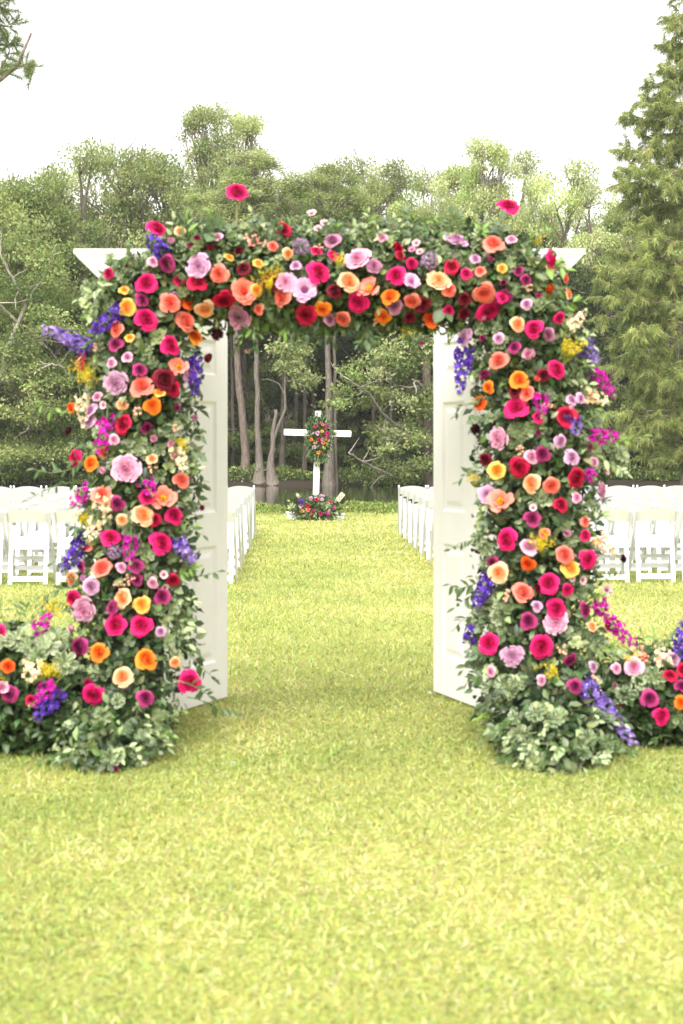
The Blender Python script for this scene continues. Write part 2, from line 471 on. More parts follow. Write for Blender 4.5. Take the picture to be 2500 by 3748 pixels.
FL = {}
def rose_mesh(col, var, ruffled=False, bud=False):
    key = ('rose', col, var, ruffled, bud)
    if key in FL: return FL[key]
    st = random.getstate(); random.seed(var * 31 + ruffled * 7 + bud * 3 + 3)
    ci, co = PAL[col]
    ci, co = np.array(ci), np.array(co)
    n = 36 if ruffled else 27
    if bud: n = 13
    outer, heart = Geo(), Geo()
    for q in range(n):
        t = q / (n - 1)
        phi = q * 2.39996 + random.uniform(-.3, .3)
        c_ = lerp(ci, co, t ** .8)
        R_ = lerp(.09, 1.0, t ** (.95 if ruffled else 1.0)) * random.uniform(.93, 1.07)
        if bud:
            R_ *= .62
            end = (R_ * .95 + .02, lerp(.95, .75, t)); ctrl = (R_ * 1.35 + .06, .45); base = (R_ * .35 + .04, 0); w_ = lerp(1.7, .95, t); ruf, tip = .015, .06
            if t > .7: end = (R_ * 1.3, .62)
        elif ruffled:
            h = lerp(.50, .16, t ** 1.6)
            end = (R_, h); ctrl = (R_ * .82 + .02, h + .06); base = (R_ * .55, lerp(.22, .04, t)); w_ = lerp(.85, .48, t); ruf, tip = .045, 0
        else:
            if t < .5:
                h = lerp(.64, .54, t / .5) + random.uniform(-.03, .03)
                base, ctrl, end = (R_ * .62, lerp(.50, .30, t / .5)), (R_ * .93, .50), (R_ * 1.03, h)
            else:
                k_ = (t - .5) / .5; R_ *= random.uniform(.93, 1.04)
                h = lerp(.50, .04, k_ ** 1.2) + random.uniform(-.06, .06)
                base, ctrl, end = (R_ * .45, .10), (R_ * .80, lerp(.48, .50, k_)), (R_, h)
            w_ = lerp(1.5, .62, t ** .7) * random.uniform(.9, 1.1); ruf = .022; tip = lerp(0, .16, t)
        rim_petal(heart if t < .45 else outer, phi, w_, base, ctrl, end, c_ * (.62 if t < .45 else .55), np.clip(c_ * 1.18, 0, 1), ruf, tip, 7, 5, seed=q + var)  # bases darkened to paint in shade between petals, beyond the deeper heart pigment
    heart.tube([(0, 0, .05), (0, 0, .38), (0, 0, .52), (0, 0, .60)], [.16, .14, .07, .01], ci * .9, 8)
    bs = .55 if bud else 1.0
    outer.tube([(0, 0, -.04), (0, 0, .0), (0, 0, .16), (0, 0, .30), (0, 0, .36)], np.array([.08, .30, .62, .50, .03]) * bs, lerp(ci, co, .5) * .85, 12)
    for q in range(5):
        petal(outer, q * 1.2566, .35, .06, .55, math.radians(75), math.radians(100), (.06, .11, .03), (.09, .16, .05), 0, .3, 2, 3, -.04)
    outer.tube([(0, 0, .05), (0, 0, -.35)], [.10, .055], (.08, .14, .05), 6)
    random.setstate(st)
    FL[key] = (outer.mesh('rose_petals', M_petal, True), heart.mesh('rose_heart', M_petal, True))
    return FL[key]

def peony_mesh(col, var, stam=True):
    key = ('peony', col, var, stam)
    if key in FL: return FL[key]
    st = random.getstate(); random.seed(var + 55)
    ci, co = map(np.array, PAL[col])
    outer, heart = Geo(), Geo()
    n = 13 if stam else 30
    for q in range(n):
        t = q / (n - 1)
        petal(outer, q * 2.39996 + random.uniform(-.2, .2), lerp(.62, .58, t), lerp(.18, .22, t), lerp(.5, .85, t) if stam else lerp(.55, .8, t),
              math.radians(lerp(15, 62, t) + random.uniform(-6, 6)), math.radians(lerp(30, 92, t) + random.uniform(-12, 12)), co * .9, np.clip(co * 1.12, 0, 1), .05, -.04, 6, 4, 0, q)
    k_ = 46
    p = rng.normal(0, 1, (k_, 3)); p = norm(p); p[:, 2] = np.abs(p[:, 2])
    p = p * np.array([.26, .26, .2]) + np.array([0, 0, .16])
    for q in p:
        heart.tube([(q[0] * .4, q[1] * .4, .05), tuple(q)], [.018, .035], (.86, .45, .02) if stam else tuple(ci), 4)
    outer.tube([(0, 0, .05), (0, 0, -.35)], [.10, .055], (.08, .14, .05), 6)
    random.setstate(st)
    FL[key] = (outer.mesh('peony_petals', M_petal, True), heart.mesh('stamens', M_petal, True))
    return FL[key]

def pom_mesh(kind, col, var):
    key = (kind, col, var)
    if key in FL: return FL[key]
    ci, co = map(np.array, PAL[col])
    g = Geo(); n = 240 if kind == 'allium' else 90
    d = norm(rng.normal(size=(n, 3)))
    if kind == 'allium':
        p = d * .80; s = np.full(n, .36)
        R = frames(np.cross(d, rng.normal(size=(n, 3))) + .35 * d)
    else:
        d[:, 2] = np.abs(d[:, 2]); p = d * np.array([.35, .35, .25]); s = np.full(n, .62); R = frames(d * np.array([1, 1, .5]))
    c = lerp(ci, co, rng.random((n, 1)))
    scatter(g, LEAF, R, s, p, c)
    g.tube([(0, 0, .2), (0, 0, -.6)], [.06, .04], (.12, .18, .06), 5)
    if kind != 'allium': g.tube([(0, 0, 0), (0, 0, .2), (0, 0, .42)], [.2, .4, .12], ci, 8)
    if kind == 'allium':
        for q in d[::6]: g.tube([(0, 0, 0), tuple(q * .75)], [.02, .015], (.16, .22, .10), 3)
    FL[key] = (g.mesh(kind, M_petal, True), None)
    return FL[key]

def daisy_mesh(col, var):
    key = ('daisy', col, var)
    if key in FL: return FL[key]
    ci, co = map(np.array, PAL[col])
    g, h = Geo(), Geo()
    for q in range(9): petal(g, q * .698 + (q % 2) * .1, .42, .15, .85, math.radians(55), math.radians(88), ci, co, .03, 0, 4, 3, 0, q)
    h.tube([(0, 0, 0), (0, 0, .16), (0, 0, .28)], [.3, .28, .1], ci * .5, 8)
    g.tube([(0, 0, 0), (0, 0, -.9)], [.07, .05], (.10, .16, .06), 5)
    FL[key] = (g.mesh('blossom_petals', M_petal, True), h.mesh('blossom_eye', M_petal, True))
    return FL[key]

def spike_mesh(kind, col, col2, L, fsz):
    """flower spike along +Y, length L in metres, single florets round a stem"""
    g = Geo()
    n = max(9, int(L / (.0038 if kind == 'delphinium' else .0052) * (.016 / fsz)))
    t = (np.arange(n) + .5) / n
    ph = np.arange(n) * 2.39996
    rad = fsz * (1.45 if kind == 'delphinium' else 1.35) * (1.0 - .68 * t ** 2.4)
    fs = fsz * (1.1 - .6 * t ** 2.2) * rng.uniform(.75, 1.2, n)
    ctr = np.stack([rad * np.cos(ph), t * .96 * L, rad * np.sin(ph)], -1) + rng.normal(0, fsz * .22, (n, 3))
    out = norm(np.stack([np.cos(ph), np.full(n, .15), np.sin(ph)], -1) + rng.normal(0, .25, (n, 3)))
    c0, c1 = np.array(PAL[col][0]), np.array(PAL[col2][1])
    npet = 5 if kind == 'delphinium' else 7
    side = norm(np.cross(out, rng.normal(size=(n, 3)))); other = np.cross(out, side)
    for q in range(npet):
        a = q * 2 * math.pi / npet + rng.normal(0, .2, n)
        d = side * np.cos(a)[:, None] + other * np.sin(a)[:, None] + out * ((.2 if kind == 'delphinium' else .15 + .9 * (q % 2)) + .25 * rng.random((n, 1)))
        c = jit(lerp(c0[None], c1[None], np.clip(t[:, None] * .8 + rng.normal(.1, .22, (n, 1)), 0, 1)), n, .2)
        scatter(g, ROUND, frames(d, out), np.stack([fs * .8, fs, fs], -1), ctr, c)
    if kind == 'delphinium':
        scatter(g, DIAMOND, frames(out + rng.normal(0, .3, (n, 3))), fs * .5, ctr + out * .002, jit((.55, .5, .55), n, .3))
    g.tube([(0, -.06, 0), (0, L * .5, 0), (0, L * 1.02, 0)], [.0035, .003, .0015], (.14, .22, .07), 5)
    m = 12; tt = L * (.90 + .14 * rng.random(m))
    scatter(g, LEAF, frames(rng.normal(size=(m, 3)) + [0, 1, 0]), np.full(m, fsz * .7), np.stack([rng.normal(0, fsz * .3, m), tt, rng.normal(0, fsz * .3, m)], -1), jit((.3, .36, .14), m))
    return g.mesh(kind, M_petal, False)

def gold_mesh(var):
    key = ('gold', var)
    if key in FL: return FL[key]
    g = Geo()
    for b in range(9):
        d = norm(rng.normal(0, .55, 3) + [0, 1, .1]); L = rng.uniform(.6, 1.0)
        pts = [np.array([0, -.3, 0]), d * L * .4, d * L + np.array([0, -.05, 0])]
        g.tube(pts, [.012, .010, .005], (.25, .30, .06), 3)
        n = 34; t = .35 + .65 * rng.random(n)
        p = d[None] * L * t[:, None] + rng.normal(0, .055, (n, 3))
        scatter(g, LEAF, frames(rng.normal(size=(n, 3)) + d), np.full(n, .085), p, jit(choose(PAL['gold'], n), n, .15))
    FL[key] = (g.mesh('goldenrod', M_petal, False), None)
    return FL[key]

def berry_mesh(var):
    key = ('berry', var)
    if key in FL: return FL[key]
    import bmesh
    g = Geo()
    bm = bmesh.new(); bmesh.ops.create_icosphere(bm, subdivisions=2, radius=1); bm.verts.index_update()
    V = np.array([v.co[:] for v in bm.verts]); F = np.array([[v.index for v in f.verts] for f in bm.faces]); bm.free()
    for b in range(9):
        p = np.array([rng.uniform(-.8, .8), rng.uniform(-.8, .8), rng.uniform(-.1, .3)])
        g.add(V * np.array([.2, .2, .23]) + p, F, (.80, .47, .34))
        g.tube([(0, 0, -.9), tuple(p * .6 + [0, 0, -.3]), tuple(p)], [.04, .03, .03], (.16, .2, .07), 4)
    FL[key] = (g.mesh('berries', M_petal, True), None)
    return FL[key]

NAME = dict(rose='rose', ruf='garden_rose', bud='rose_bud', peony='peony', fullpeony='peony', allium='allium_globe', scab='scabiosa', daisy='small_blossom', berry='berry_cluster')
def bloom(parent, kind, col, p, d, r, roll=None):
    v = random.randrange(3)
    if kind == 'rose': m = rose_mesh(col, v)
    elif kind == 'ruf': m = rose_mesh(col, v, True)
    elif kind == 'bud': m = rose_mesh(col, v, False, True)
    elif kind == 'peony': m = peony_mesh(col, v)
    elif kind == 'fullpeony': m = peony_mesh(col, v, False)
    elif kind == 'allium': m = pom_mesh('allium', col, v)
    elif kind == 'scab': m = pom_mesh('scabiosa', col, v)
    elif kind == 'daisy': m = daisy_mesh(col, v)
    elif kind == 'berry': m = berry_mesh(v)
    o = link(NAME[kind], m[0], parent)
    q = Vector(d).to_track_quat('Z', 'Y') @ Quaternion((0, 0, 1), random.uniform(0, 6.28) if roll is None else roll)
    o.rotation_mode = 'QUATERNION'
    o.rotation_quaternion = q
    o.location = Vector(p) - parent.location
    o.scale = (r, r, r)
    if m[1] is not None:
        link({'peony': 'stamens', 'fullpeony': 'peony_heart', 'daisy': 'blossom_eye'}.get(kind, 'rose_heart'), m[1], o)
    return o

def spike(parent, kind, p0, p1, wscale=1.0, col='violet', col2=None, fsz=None):
    d = Vector(p1) - Vector(p0); L = d.length
    if kind == 'gold': m = gold_mesh(random.randrange(2))[0]
    else: m = spike_mesh(kind, col, col2 or col, L, fsz or {'delphinium': .0215, 'stock': .0185}[kind] * (.8 + .3 * wscale))
    o = link({'gold': 'goldenrod_plume', 'delphinium': 'delphinium_spike', 'stock': 'stock_spike'}[kind], m, parent)
    o.rotation_mode = 'QUATERNION'
    o.rotation_quaternion = d.to_track_quat('Y', 'Z') @ Quaternion((0, 1, 0), random.uniform(0, 6.28))
    o.location = Vector(p0) - parent.location
    if kind == 'gold': o.scale = (L * wscale, L, L * wscale)
    return o

# ------------------------------------------------------------------ foliage pieces
def spat_leaf(g, R, s, p, c_mid, c_edge):
    """spatulate leaf with cream margin"""
    w = np.array([.05, .14, .25, .30, .24, .08]); y = np.array([0, .22, .48, .72, .9, 1.0])
    V, cf = [], []
    for a, b in zip(w, y):
        for f, h, cc in ((-1, .05, 1), (-.62, .02, 0), (0, 0, 0), (.62, .02, 0), (1, .05, 1)):
            V.append((a * f, b, h - .10 * b * b)); cf.append(cc)
    V = np.array(V); cf = np.array(cf, float)
    i = np.arange(5)[:, None] * 5; j = np.arange(4)[None, :]
    F = np.stack([i + j, i + j + 1, i + 6 + j, i + 5 + j], -1).reshape(-1, 4)
    W = (R @ (V * s).T).T + p
    C = np.asarray(c_mid)[None] * (1 - cf[:, None]) + np.asarray(c_edge)[None] * cf[:, None]
    g.add(W, F, C)

ROS = []
for v in range(6):
    g = Geo()
    n = 8
    mid = [(.12, .175, .07), (.17, .235, .10), (.09, .145, .055), (.27, .33, .13), (.11, .16, .07), (.20, .25, .12)][v]
    for tier in range(2):
        for q in range(n - tier * 2):
            a = q * 2 * math.pi / (n - tier * 2) + rng.uniform(-.25, .25) + tier * .4
            el = rng.uniform(.05, .35) + tier * .55
            d = np.array([math.cos(a) * math.cos(el), math.sin(a) * math.cos(el), math.sin(el)])
            R = frames(d[None], np.array([0, 0, 1.0]) + rng.normal(0, .25, 3))[0]
            s = rng.uniform(.75, 1.05) * (1 - .25 * tier)
            mm = np.array(mid) * rng.uniform(.8, 1.25)
            spat_leaf(g, R, s, d * .06, mm, [(.58, .58, .36), (.5, .53, .3), (.62, .63, .42)][v % 3])
    g.tube([(0, 0, .05), (0, 0, -1.0)], [.035, .04], (.20, .20, .10), 4)
    ROS.append(g.mesh('leaf_rosette', M_leaf, True))

def rosette(parent, p, d, s, v=None):
    o = link('leaf_rosette', ROS[random.randrange(6) if v is None else v], parent)
    o.rotation_mode = 'QUATERNION'
    o.rotation_quaternion = Vector(d).to_track_quat('Z', 'Y') @ Quaternion((0, 0, 1), random.uniform(0, 6.28))
    o.location = Vector(p) - parent.location
    o.scale = (s, s, s)
    return o

LEAFM = {}
def leaf_mesh(kind):
    if kind in LEAFM: return LEAFM[kind]
    w, c = {'smilax': (.42, (.055, .10, .028)), 'bright': (.40, (.16, .27, .05)), 'ruscus': (.34, (.07, .13, .035)), 'round': (.8, (.10, .15, .075)), 'pale': (.5, (.33, .40, .20))}[kind]
    g = Geo()
    ww = np.array([.03, .34, .5, .42, .2, .02]) * w * 2 * .5; y = np.array([0, .2, .42, .66, .86, 1.])
    V, C = [], []
    for a, b in zip(ww, y):
        for f in (-1, -.5, 0, .5, 1):
            V.append((a * f, b, .10 * abs(f) * (a / w) - .16 * b * b)); C.append(np.array(c) * (1.25 if f == 0 else 1.0))
    i = np.arange(5)[:, None] * 5; j = np.arange(4)[None, :]
    g.add(V, np.stack([i + j, i + j + 1, i + 6 + j, i + 5 + j], -1).reshape(-1, 4), np.array(C))
    LEAFM[kind] = g.mesh('leaf', M_leaf, True)
    return LEAFM[kind]

def sprig(parent, p0, p1, kind='smilax', n=12, s=.05, sag=.05, name='leaf_sprig'):
    """curved stem with single leaves as sub-parts"""
    p0, p1 = np.array(p0, float), np.array(p1, float)
    t = np.linspace(0, 1, 7)[:, None]
    side = rng.normal(0, .25, 3) * np.linalg.norm(p1 - p0)
    pts = p0 + (p1 - p0) * t + (np.array([0, 0, sag]) + side * .35) * (4 * t * (1 - t))
    g = Geo(); g.tube(pts - np.array(parent.location), np.linspace(.0026, .0011, 7), (.16, .20, .07), 4)
    o = link(name, g.mesh(name, M_stem), parent)
    ax = norm(p1 - p0)
    for q in range(n):
        tt = .12 + .88 * (q + .5) / n
        k_ = tt * 6; a = int(min(k_, 5)); f = k_ - a
        p = pts[a] * (1 - f) + pts[a + 1] * f
        perp = norm(np.cross(ax, rng.normal(size=3)))
        d = norm(ax * .55 + perp * (1 if q % 2 else -1) * .9 + np.array([0, -.1, -.25]) + rng.normal(0, .25, 3))
        if q == n - 1: d = ax
        l = link('leaf', leaf_mesh(kind), o)
        R = frames(d[None], np.array([0, -.6, .8]) + rng.normal(0, .4, 3))[0]
        l.rotation_mode = 'QUATERNION'; l.rotation_quaternion = Matrix(R.tolist()).to_quaternion()
        l.location = Vector(p) - parent.location
        sc_ = s * rng.uniform(.7, 1.15) * (1 - .35 * max(0, tt - .6))
        l.scale = (sc_,) * 3
    return o

GREENS = [(.042, .08, .026), (.062, .108, .034), (.03, .056, .02), (.095, .145, .046), (.16, .20, .09), (.07, .10, .045), (.23, .28, .13)]
class Body:
    """a garland body: list of cross sections (centre xyz, axis u (side), axis f (front), half side, half front)"""
    def __init__(s, secs): s.secs = secs
    def at(s, t):
        k_ = t * (len(s.secs) - 1); a = int(min(k_, len(s.secs) - 2)); f = k_ - a
        return [np.asarray(s.secs[a][q]) * (1 - f) + np.asarray(s.secs[a + 1][q]) * f for q in range(3)]

BLOOMS = {}
def fill_foliage(parent, secs, vertical, n, size, core=True, greens=GREENS, gp=None, core_r=.62):
    """secs: rows of (centre xyz, half across, half depth)"""
    C = np.array([q[0] for q in secs], float); A = np.array([q[1] for q in secs]); Dp = np.array([q[2] for q in secs])
    seg = np.r_[0, np.cumsum(np.linalg.norm(np.diff(C, axis=0), axis=1))]; seg /= seg[-1]
    t = rng.random(n)
    c = np.stack([np.interp(t, seg, C[:, q]) for q in range(3)], -1); a = np.interp(t, seg, A); dp = np.interp(t, seg, Dp)
    # mostly the front half and the sides
    th = rng.normal(0, 1.15, n)
    rad = np.clip(rng.normal(.84, .13, n), .45, 1.06)
    ac = np.sin(th) * rad * a; fr = np.cos(th) * rad * dp
    axis = np.array([1, 0, 0.]) if vertical else np.array([0, 0, 1.])
    p = c + axis * ac[:, None] + np.array([0, -1, 0.]) * fr[:, None]
    p[:, 2] = np.maximum(p[:, 2], .012)
    keep = np.ones(n, bool)
    for (bp, br) in BLOOMS.get(parent.name, []):
        keep &= ~((np.hypot(p[:, 0] - bp[0], p[:, 2] - bp[2]) < br * .98 + .006) & (p[:, 1] < bp[1] + .05))
    p, th, a, dp = p[keep], th[keep], a[keep], dp[keep]; n = len(p)
    out = norm(axis * (np.sin(th) / a)[:, None] + np.array([0, -1, 0.]) * (np.cos(th) / dp)[:, None])
    d = norm(out * .55 + rng.normal(0, .75, (n, 3)) + np.array([0, 0, -.12]))
    R = frames(d, out + rng.normal(0, .55, (n, 3)))
    col = jit(choose(greens, n, gp), n, .22)
    g = Geo()
    s = size * (.6 + .75 * rng.random(n))
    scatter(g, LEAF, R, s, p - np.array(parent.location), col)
    o = link('foliage', g.mesh('foliage', M_leaf, True), parent); tag(o, kind='stuff')
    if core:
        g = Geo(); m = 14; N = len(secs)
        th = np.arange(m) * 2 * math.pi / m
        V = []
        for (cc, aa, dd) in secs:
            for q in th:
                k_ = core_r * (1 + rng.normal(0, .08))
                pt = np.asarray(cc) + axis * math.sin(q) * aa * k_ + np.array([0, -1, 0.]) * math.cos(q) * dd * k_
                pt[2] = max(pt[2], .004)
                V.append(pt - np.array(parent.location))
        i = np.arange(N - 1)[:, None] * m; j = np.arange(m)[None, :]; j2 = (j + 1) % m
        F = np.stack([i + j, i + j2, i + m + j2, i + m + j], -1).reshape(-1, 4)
        g.add(V, F, (.018, .032, .014))  # added core, its dark green paints the shaded interior between the leaves
        link('shade_core', g.mesh('shade_core', M_stem, True), parent)

def column_secs(rows):
    out = []
    for (py, xc, hw, Dc, hd) in rows:
        Df = Dc - hd * .75
        c = pw(xc, py, Df); c[1] = Dc
        out.append((c, hw * K * Df, hd))
    return out
def dof_of(py):
    """centre distance and half depth of a door column at overview row py"""
    return np.interp(py, [500, 1450, 1600, 1700, 1775], [6.90, 6.88, 6.74, 6.60, 6.45]), np.interp(py, [500, 1450, 1600, 1700, 1775], [.25, .27, .38, .48, .40])

L_ROWS = [(590, 345, 95), (640, 335, 120), (700, 330, 120), (800, 325, 118), (900, 325, 118), (1000, 322, 120), (1100, 318, 125), (1200, 305, 128), (1300, 298, 132), (1400, 292, 140), (1500, 280, 152), (1600, 265, 150), (1700, 240, 130), (1765, 235, 100)]
R_ROWS = [(590, 1195, 95), (640, 1200, 115), (700, 1205, 120), (800, 1215, 125), (900, 1228, 132), (1000, 1240, 135), (1100, 1248, 138), (1200, 1245, 138), (1300, 1242, 138), (1400, 1238, 140), (1500, 1242, 148), (1600, 1262, 155), (1700, 1285, 150), (1765, 1285, 110)]
T_ROWS = [(345, 612, 62), (400, 610, 98), (480, 622, 120), (580, 640, 104), (680, 632, 124), (780, 646, 106), (880, 634, 122), (980, 642, 104), (1080, 632, 120), (1170, 630, 108), (1225, 628, 66)]
def full(rows): return [(a, b, c) + tuple(float(q) for q in dof_of(a)) for a, b, c in rows]
L_SECS, R_SECS = column_secs(full(L_ROWS)), column_secs(full(R_ROWS))
TD, TH = 6.90, .24
T_SECS = []
for px, yc, hh in T_ROWS:
    Df = TD - TH * .75
    c = pw(px, yc, Df); c[1] = TD
    T_SECS.append((c, hh * K * Df, TH))
ML_SECS, MR_SECS = [], []
for px, top in [(-190, 1500), (-120, 1470), (-60, 1455), (0, 1450), (60, 1460), (120, 1490), (165, 1540)]:
    D = 6.62; c = pw(px, 1640, 6.45); zt = pw(px, top, 6.5)[2]
    c[1] = D; c[2] = zt * .5; ML_SECS.append((c, zt * .52, .28))
for px, top in [(1375, 1560), (1430, 1530), (1480, 1515), (1540, 1500), (1600, 1500), (1680, 1510), (1760, 1540)]:
    D = 6.80; c = pw(px, 1640, 6.6); zt = pw(px, top, 6.65)[2]
    c[1] = D; c[2] = zt * .5; MR_SECS.append((c, zt * .52, .27))

def front_column(rows):
    ys_ = [r[0] for r in rows]; xc_ = [r[1] for r in rows]; hw_ = [r[2] for r in rows]
    def f(px, py):
        xc = np.interp(py, ys_, xc_); hw = np.interp(py, ys_, hw_); Dc, hd = dof_of(py)
        n = np.clip((px - xc) / hw, -1.6, 1.6); nn = min(abs(n), 1)
        return float(Dc - hd * 1.02 * math.sqrt(1 - nn * nn * .9)), float(n), 0.0
    return f
def front_top(px, py):
    yc = np.interp(px, [r[0] for r in T_ROWS], [r[1] for r in T_ROWS]); hh = np.interp(px, [r[0] for r in T_ROWS], [r[2] for r in T_ROWS])
    n = np.clip((yc - py) / hh, -1.5, 1.5); nn = min(abs(n), 1)
    return float(TD - TH * 1.02 * math.sqrt(1 - nn * nn * .9)), 0.0, float(n)
def front_meadow(D0, yc, hh):
    def f(px, py):
        n = np.clip((yc - py) / hh, -1, 1)
        return float(D0 + .18 * max(n, 0) ** 2), 0.0, float(max(n, 0))
    return f

def place(parent, front, items):
    for it in items:
        kind, col, px, py, r = it[:5]
        D, nx, nz = front(px, py)
        p = pw(px, py, D)
        d = np.array([.75 * nx + random.gauss(0, .34), -1.0, .25 + .75 * nz + random.gauss(0, .3)])
        if len(it) > 5: d = np.array(it[5], float)
        rr = r * K * D * (1.17 if kind in ('rose', 'ruf', 'peony', 'fullpeony') else 1.0)
        d = norm(d)
        off = {'rose': .25, 'ruf': .2, 'peony': .15, 'bud': .35}.get(kind, .1)
        p = p - d * rr * off + np.array([0, -.03, 0])
        p[2] = max(p[2], .03)
        if kind != 'berry': BLOOMS.setdefault(parent.name, []).append((p + d * rr * .4, rr))
        bloom(parent, kind, col, p, d, rr)
def place_spikes(parent, front, items):
    for kind, col, col2, x0, y0, x1, y1, ws in items:
        D0, _, _ = front(x0, y0); D1, _, _ = front(x1, y1)
        D1 = min(D0, D1) + .5 * abs(D1 - D0)
        a, b = pw(x0, y0, D0 - .03), pw(x1, y1, D1 - .06)
        a[2] = max(a[2], .03); b[2] = max(b[2], .03)
        spike(parent, kind, a, b, ws, col, col2)
def place_rosettes(parent, front, pts, s=.043):
    for (px, py) in pts:
        if py > 1600 and s < .05 and random.random() < .42: continue
        px += random.gauss(0, 5); py += random.gauss(0, 5)
        D, nx, nz = front(px, py)
        p = pw(px, py, D + .015)
        if any(math.hypot(p[0] - q[0], p[2] - q[2]) < br + .012 for q, br in BLOOMS.get(parent.name, [])): continue
        d = norm(np.array([.8 * nx + random.gauss(0, .3), -1, .35 + .7 * nz + random.gauss(0, .3)]))
        p[2] = max(p[2], .04)
        rosette(parent, p, d, s * random.uniform(.8, 1.2))
def autofill(parent, front, box, nros, nbl):
    """small blooms and leaf clusters tucked into the gaps between the large flowers"""
    B_ = BLOOMS.setdefault(parent.name, [])
    small = [('bud', 'pinklav', 12), ('rose', 'coral', 13), ('rose', 'peach', 14), ('rose', 'pinklav', 13), ('bud', 'plum', 11), ('rose', 'hotpink', 14), ('rose', 'lavender', 13), ('berry', 'peach', 12), ('rose', 'plum', 13), ('rose', 'yellow', 12)]
    k_ = 0
    for _ in range(nbl * 30):
        if k_ >= nbl: break
        px, py = box()
        kind, col, r = random.choice(small)
        D, nx, nz = front(px, py)
        if abs(nx) > .85 or abs(nz) > .8: continue
        p = pw(px, py, D); rr = r * K * D
        if any(math.hypot(p[0] - q[0], p[2] - q[2]) < (br + rr) * 1.02 for q, br in B_): continue
        place(parent, front, [(kind, col, px, py, r)]); k_ += 1
    pts = []
    for _ in range(nros * 20):
        if len(pts) >= nros: break
        px, py = box(); D, nx, nz = front(px, py)
        if abs(nx) > 1.05 or abs(nz) > 1.0: continue
        p = pw(px, py, D)
        if any(math.hypot(p[0] - q[0], p[2] - q[2]) < br + .03 for q, br in B_): continue
        if any(math.hypot(px - a, py - b) < 20 for a, b in pts): continue
        pts.append((px, py))
    place_rosettes(parent, front, pts, .038)
def col_box(rows):
    def f():
        py = random.uniform(rows[0][0], 1560)
        xc = np.interp(py, [r[0] for r in rows], [r[1] for r in rows]); hw = np.interp(py, [r[0] for r in rows], [r[2] for r in rows])
        return xc + random.uniform(-1, 1) * hw, py
    return f
def place_sprigs(parent, front, items):
    for kind, x0, y0, x1, y1, n, s in items:
        D, nx, nz = front(x0, y0)
        a, b = pw(x0, y0, D + .03), pw(x1, y1, D + random.uniform(-.05, .06))
        a[2] = max(a[2], .03); b[2] = max(b[2], .04)
        sprig(parent, a, b, kind, n, s, random.uniform(-.02, .05))

fL, fR = front_column(L_ROWS), front_column(R_ROWS)
H, C_, CO, LA, PL_, MA, PU, BU, OR, RO, YE, PE = 'hotpink', 'crimson', 'coral', 'lavender', 'pinklav', 'mauve', 'plum', 'burgundy', 'orange', 'redorange', 'yellow', 'peach'

# ---- column on the side of the violet spike that points away from the doors
gl = empty('flower_column', tuple(L_SECS[-1][0] * [1, 1, 0]))
tag(gl, 'rose and greenery column with a pale lilac delphinium spike pointing outward near its top', 'flower column', 'flower columns on the door jambs')
place(gl, fL, [('rose', H, 338, 652, 25), ('rose', YE, 293, 707, 21), ('rose', CO, 392, 697, 24), ('rose', RO, 433, 698, 16), ('rose', CO, 428, 738, 25), ('rose', H, 337, 734, 28),
    ('rose', PU, 328, 690, 17), ('rose', CO, 270, 755, 20), ('rose', PU, 268, 791, 18), ('rose', H, 392, 794, 25), ('rose', OR, 449, 773, 20), ('rose', H, 189, 829, 22),
    ('ruf', LA, 268, 879, 27), ('rose', CO, 328, 887, 27), ('rose', YE, 368, 902, 15), ('rose', PU, 323, 850, 17), ('rose', BU, 380, 872, 27), ('rose', C_, 398, 893, 20), ('peony', CO, 412, 843, 22), ('ruf', LA, 437, 858, 21),
    ('rose', OR, 352, 932, 20), ('rose', RO, 166, 936, 13), ('rose', LA, 212, 942, 18), ('rose', LA, 207, 968, 17), ('scab', 'dark', 160, 990, 12), ('rose', C_, 286, 973, 24), ('bud', PU, 338, 982, 18),
    ('rose', H, 176, 1051, 22), ('rose', OR, 211, 1063, 20), ('ruf', PL_, 292, 1076, 31), ('rose', CO, 418, 1102, 19), ('rose', CO, 236, 1135, 24), ('rose', PU, 272, 1155, 18), ('rose', H, 340, 1140, 20),
    ('peony', CO, 377, 1143, 28), ('rose', PE, 330, 1182, 27), ('rose', H, 402, 1183, 21), ('rose', C_, 357, 1192, 16), ('rose', H, 256, 1233, 23, (.1, -.7, .6)), ('rose', H, 372, 1246, 27),
    ('allium', 'allium', 264, 1265, 18), ('rose', CO, 236, 1303, 26), ('ruf', PU, 315, 1298, 18), ('rose', PU, 316, 1330, 14), ('rose', PE, 167, 1327, 18), ('rose', LA, 212, 1345, 21), ('bud', LA, 195, 1325, 12), ('rose', H, 174, 1373, 23), ('ruf', PL_, 195, 1398, 28),
    ('rose', PE, 285, 1371, 24), ('rose', YE, 327, 1386, 20), ('ruf', PU, 260, 1393, 17), ('rose', H, 268, 1433, 27), ('rose', H, 326, 1433, 26), ('rose', PU, 374, 1368, 19), ('rose', C_, 400, 1330, 15),
    ('daisy', 'palepink', 378, 1318, 11), ('daisy', 'palepink', 380, 1347, 11), ('rose', PU, 185, 1483, 23), ('rose', OR, 230, 1495, 22), ('rose', OR, 338, 1511, 26), ('rose', PE, 284, 1551, 25), ('rose', H, 218, 1592, 26), ('bud', H, 207, 1565, 13),
    ('rose', PU, 336, 1600, 20), ('rose', H, 437, 1563, 27, (.45, -1, .15)), ('berry', PE, 320, 945, 16), ('berry', PE, 300, 1330, 14), ('berry', PE, 275, 1345, 14), ('berry', PE, 308, 1165, 12),
    ('daisy', 'palepink', 240, 930, 11), ('scab', 'burgundy', 465, 1165, 8), ('scab', 'mauve', 448, 960, 9), ('bud', PU, 268, 1768, 9)])
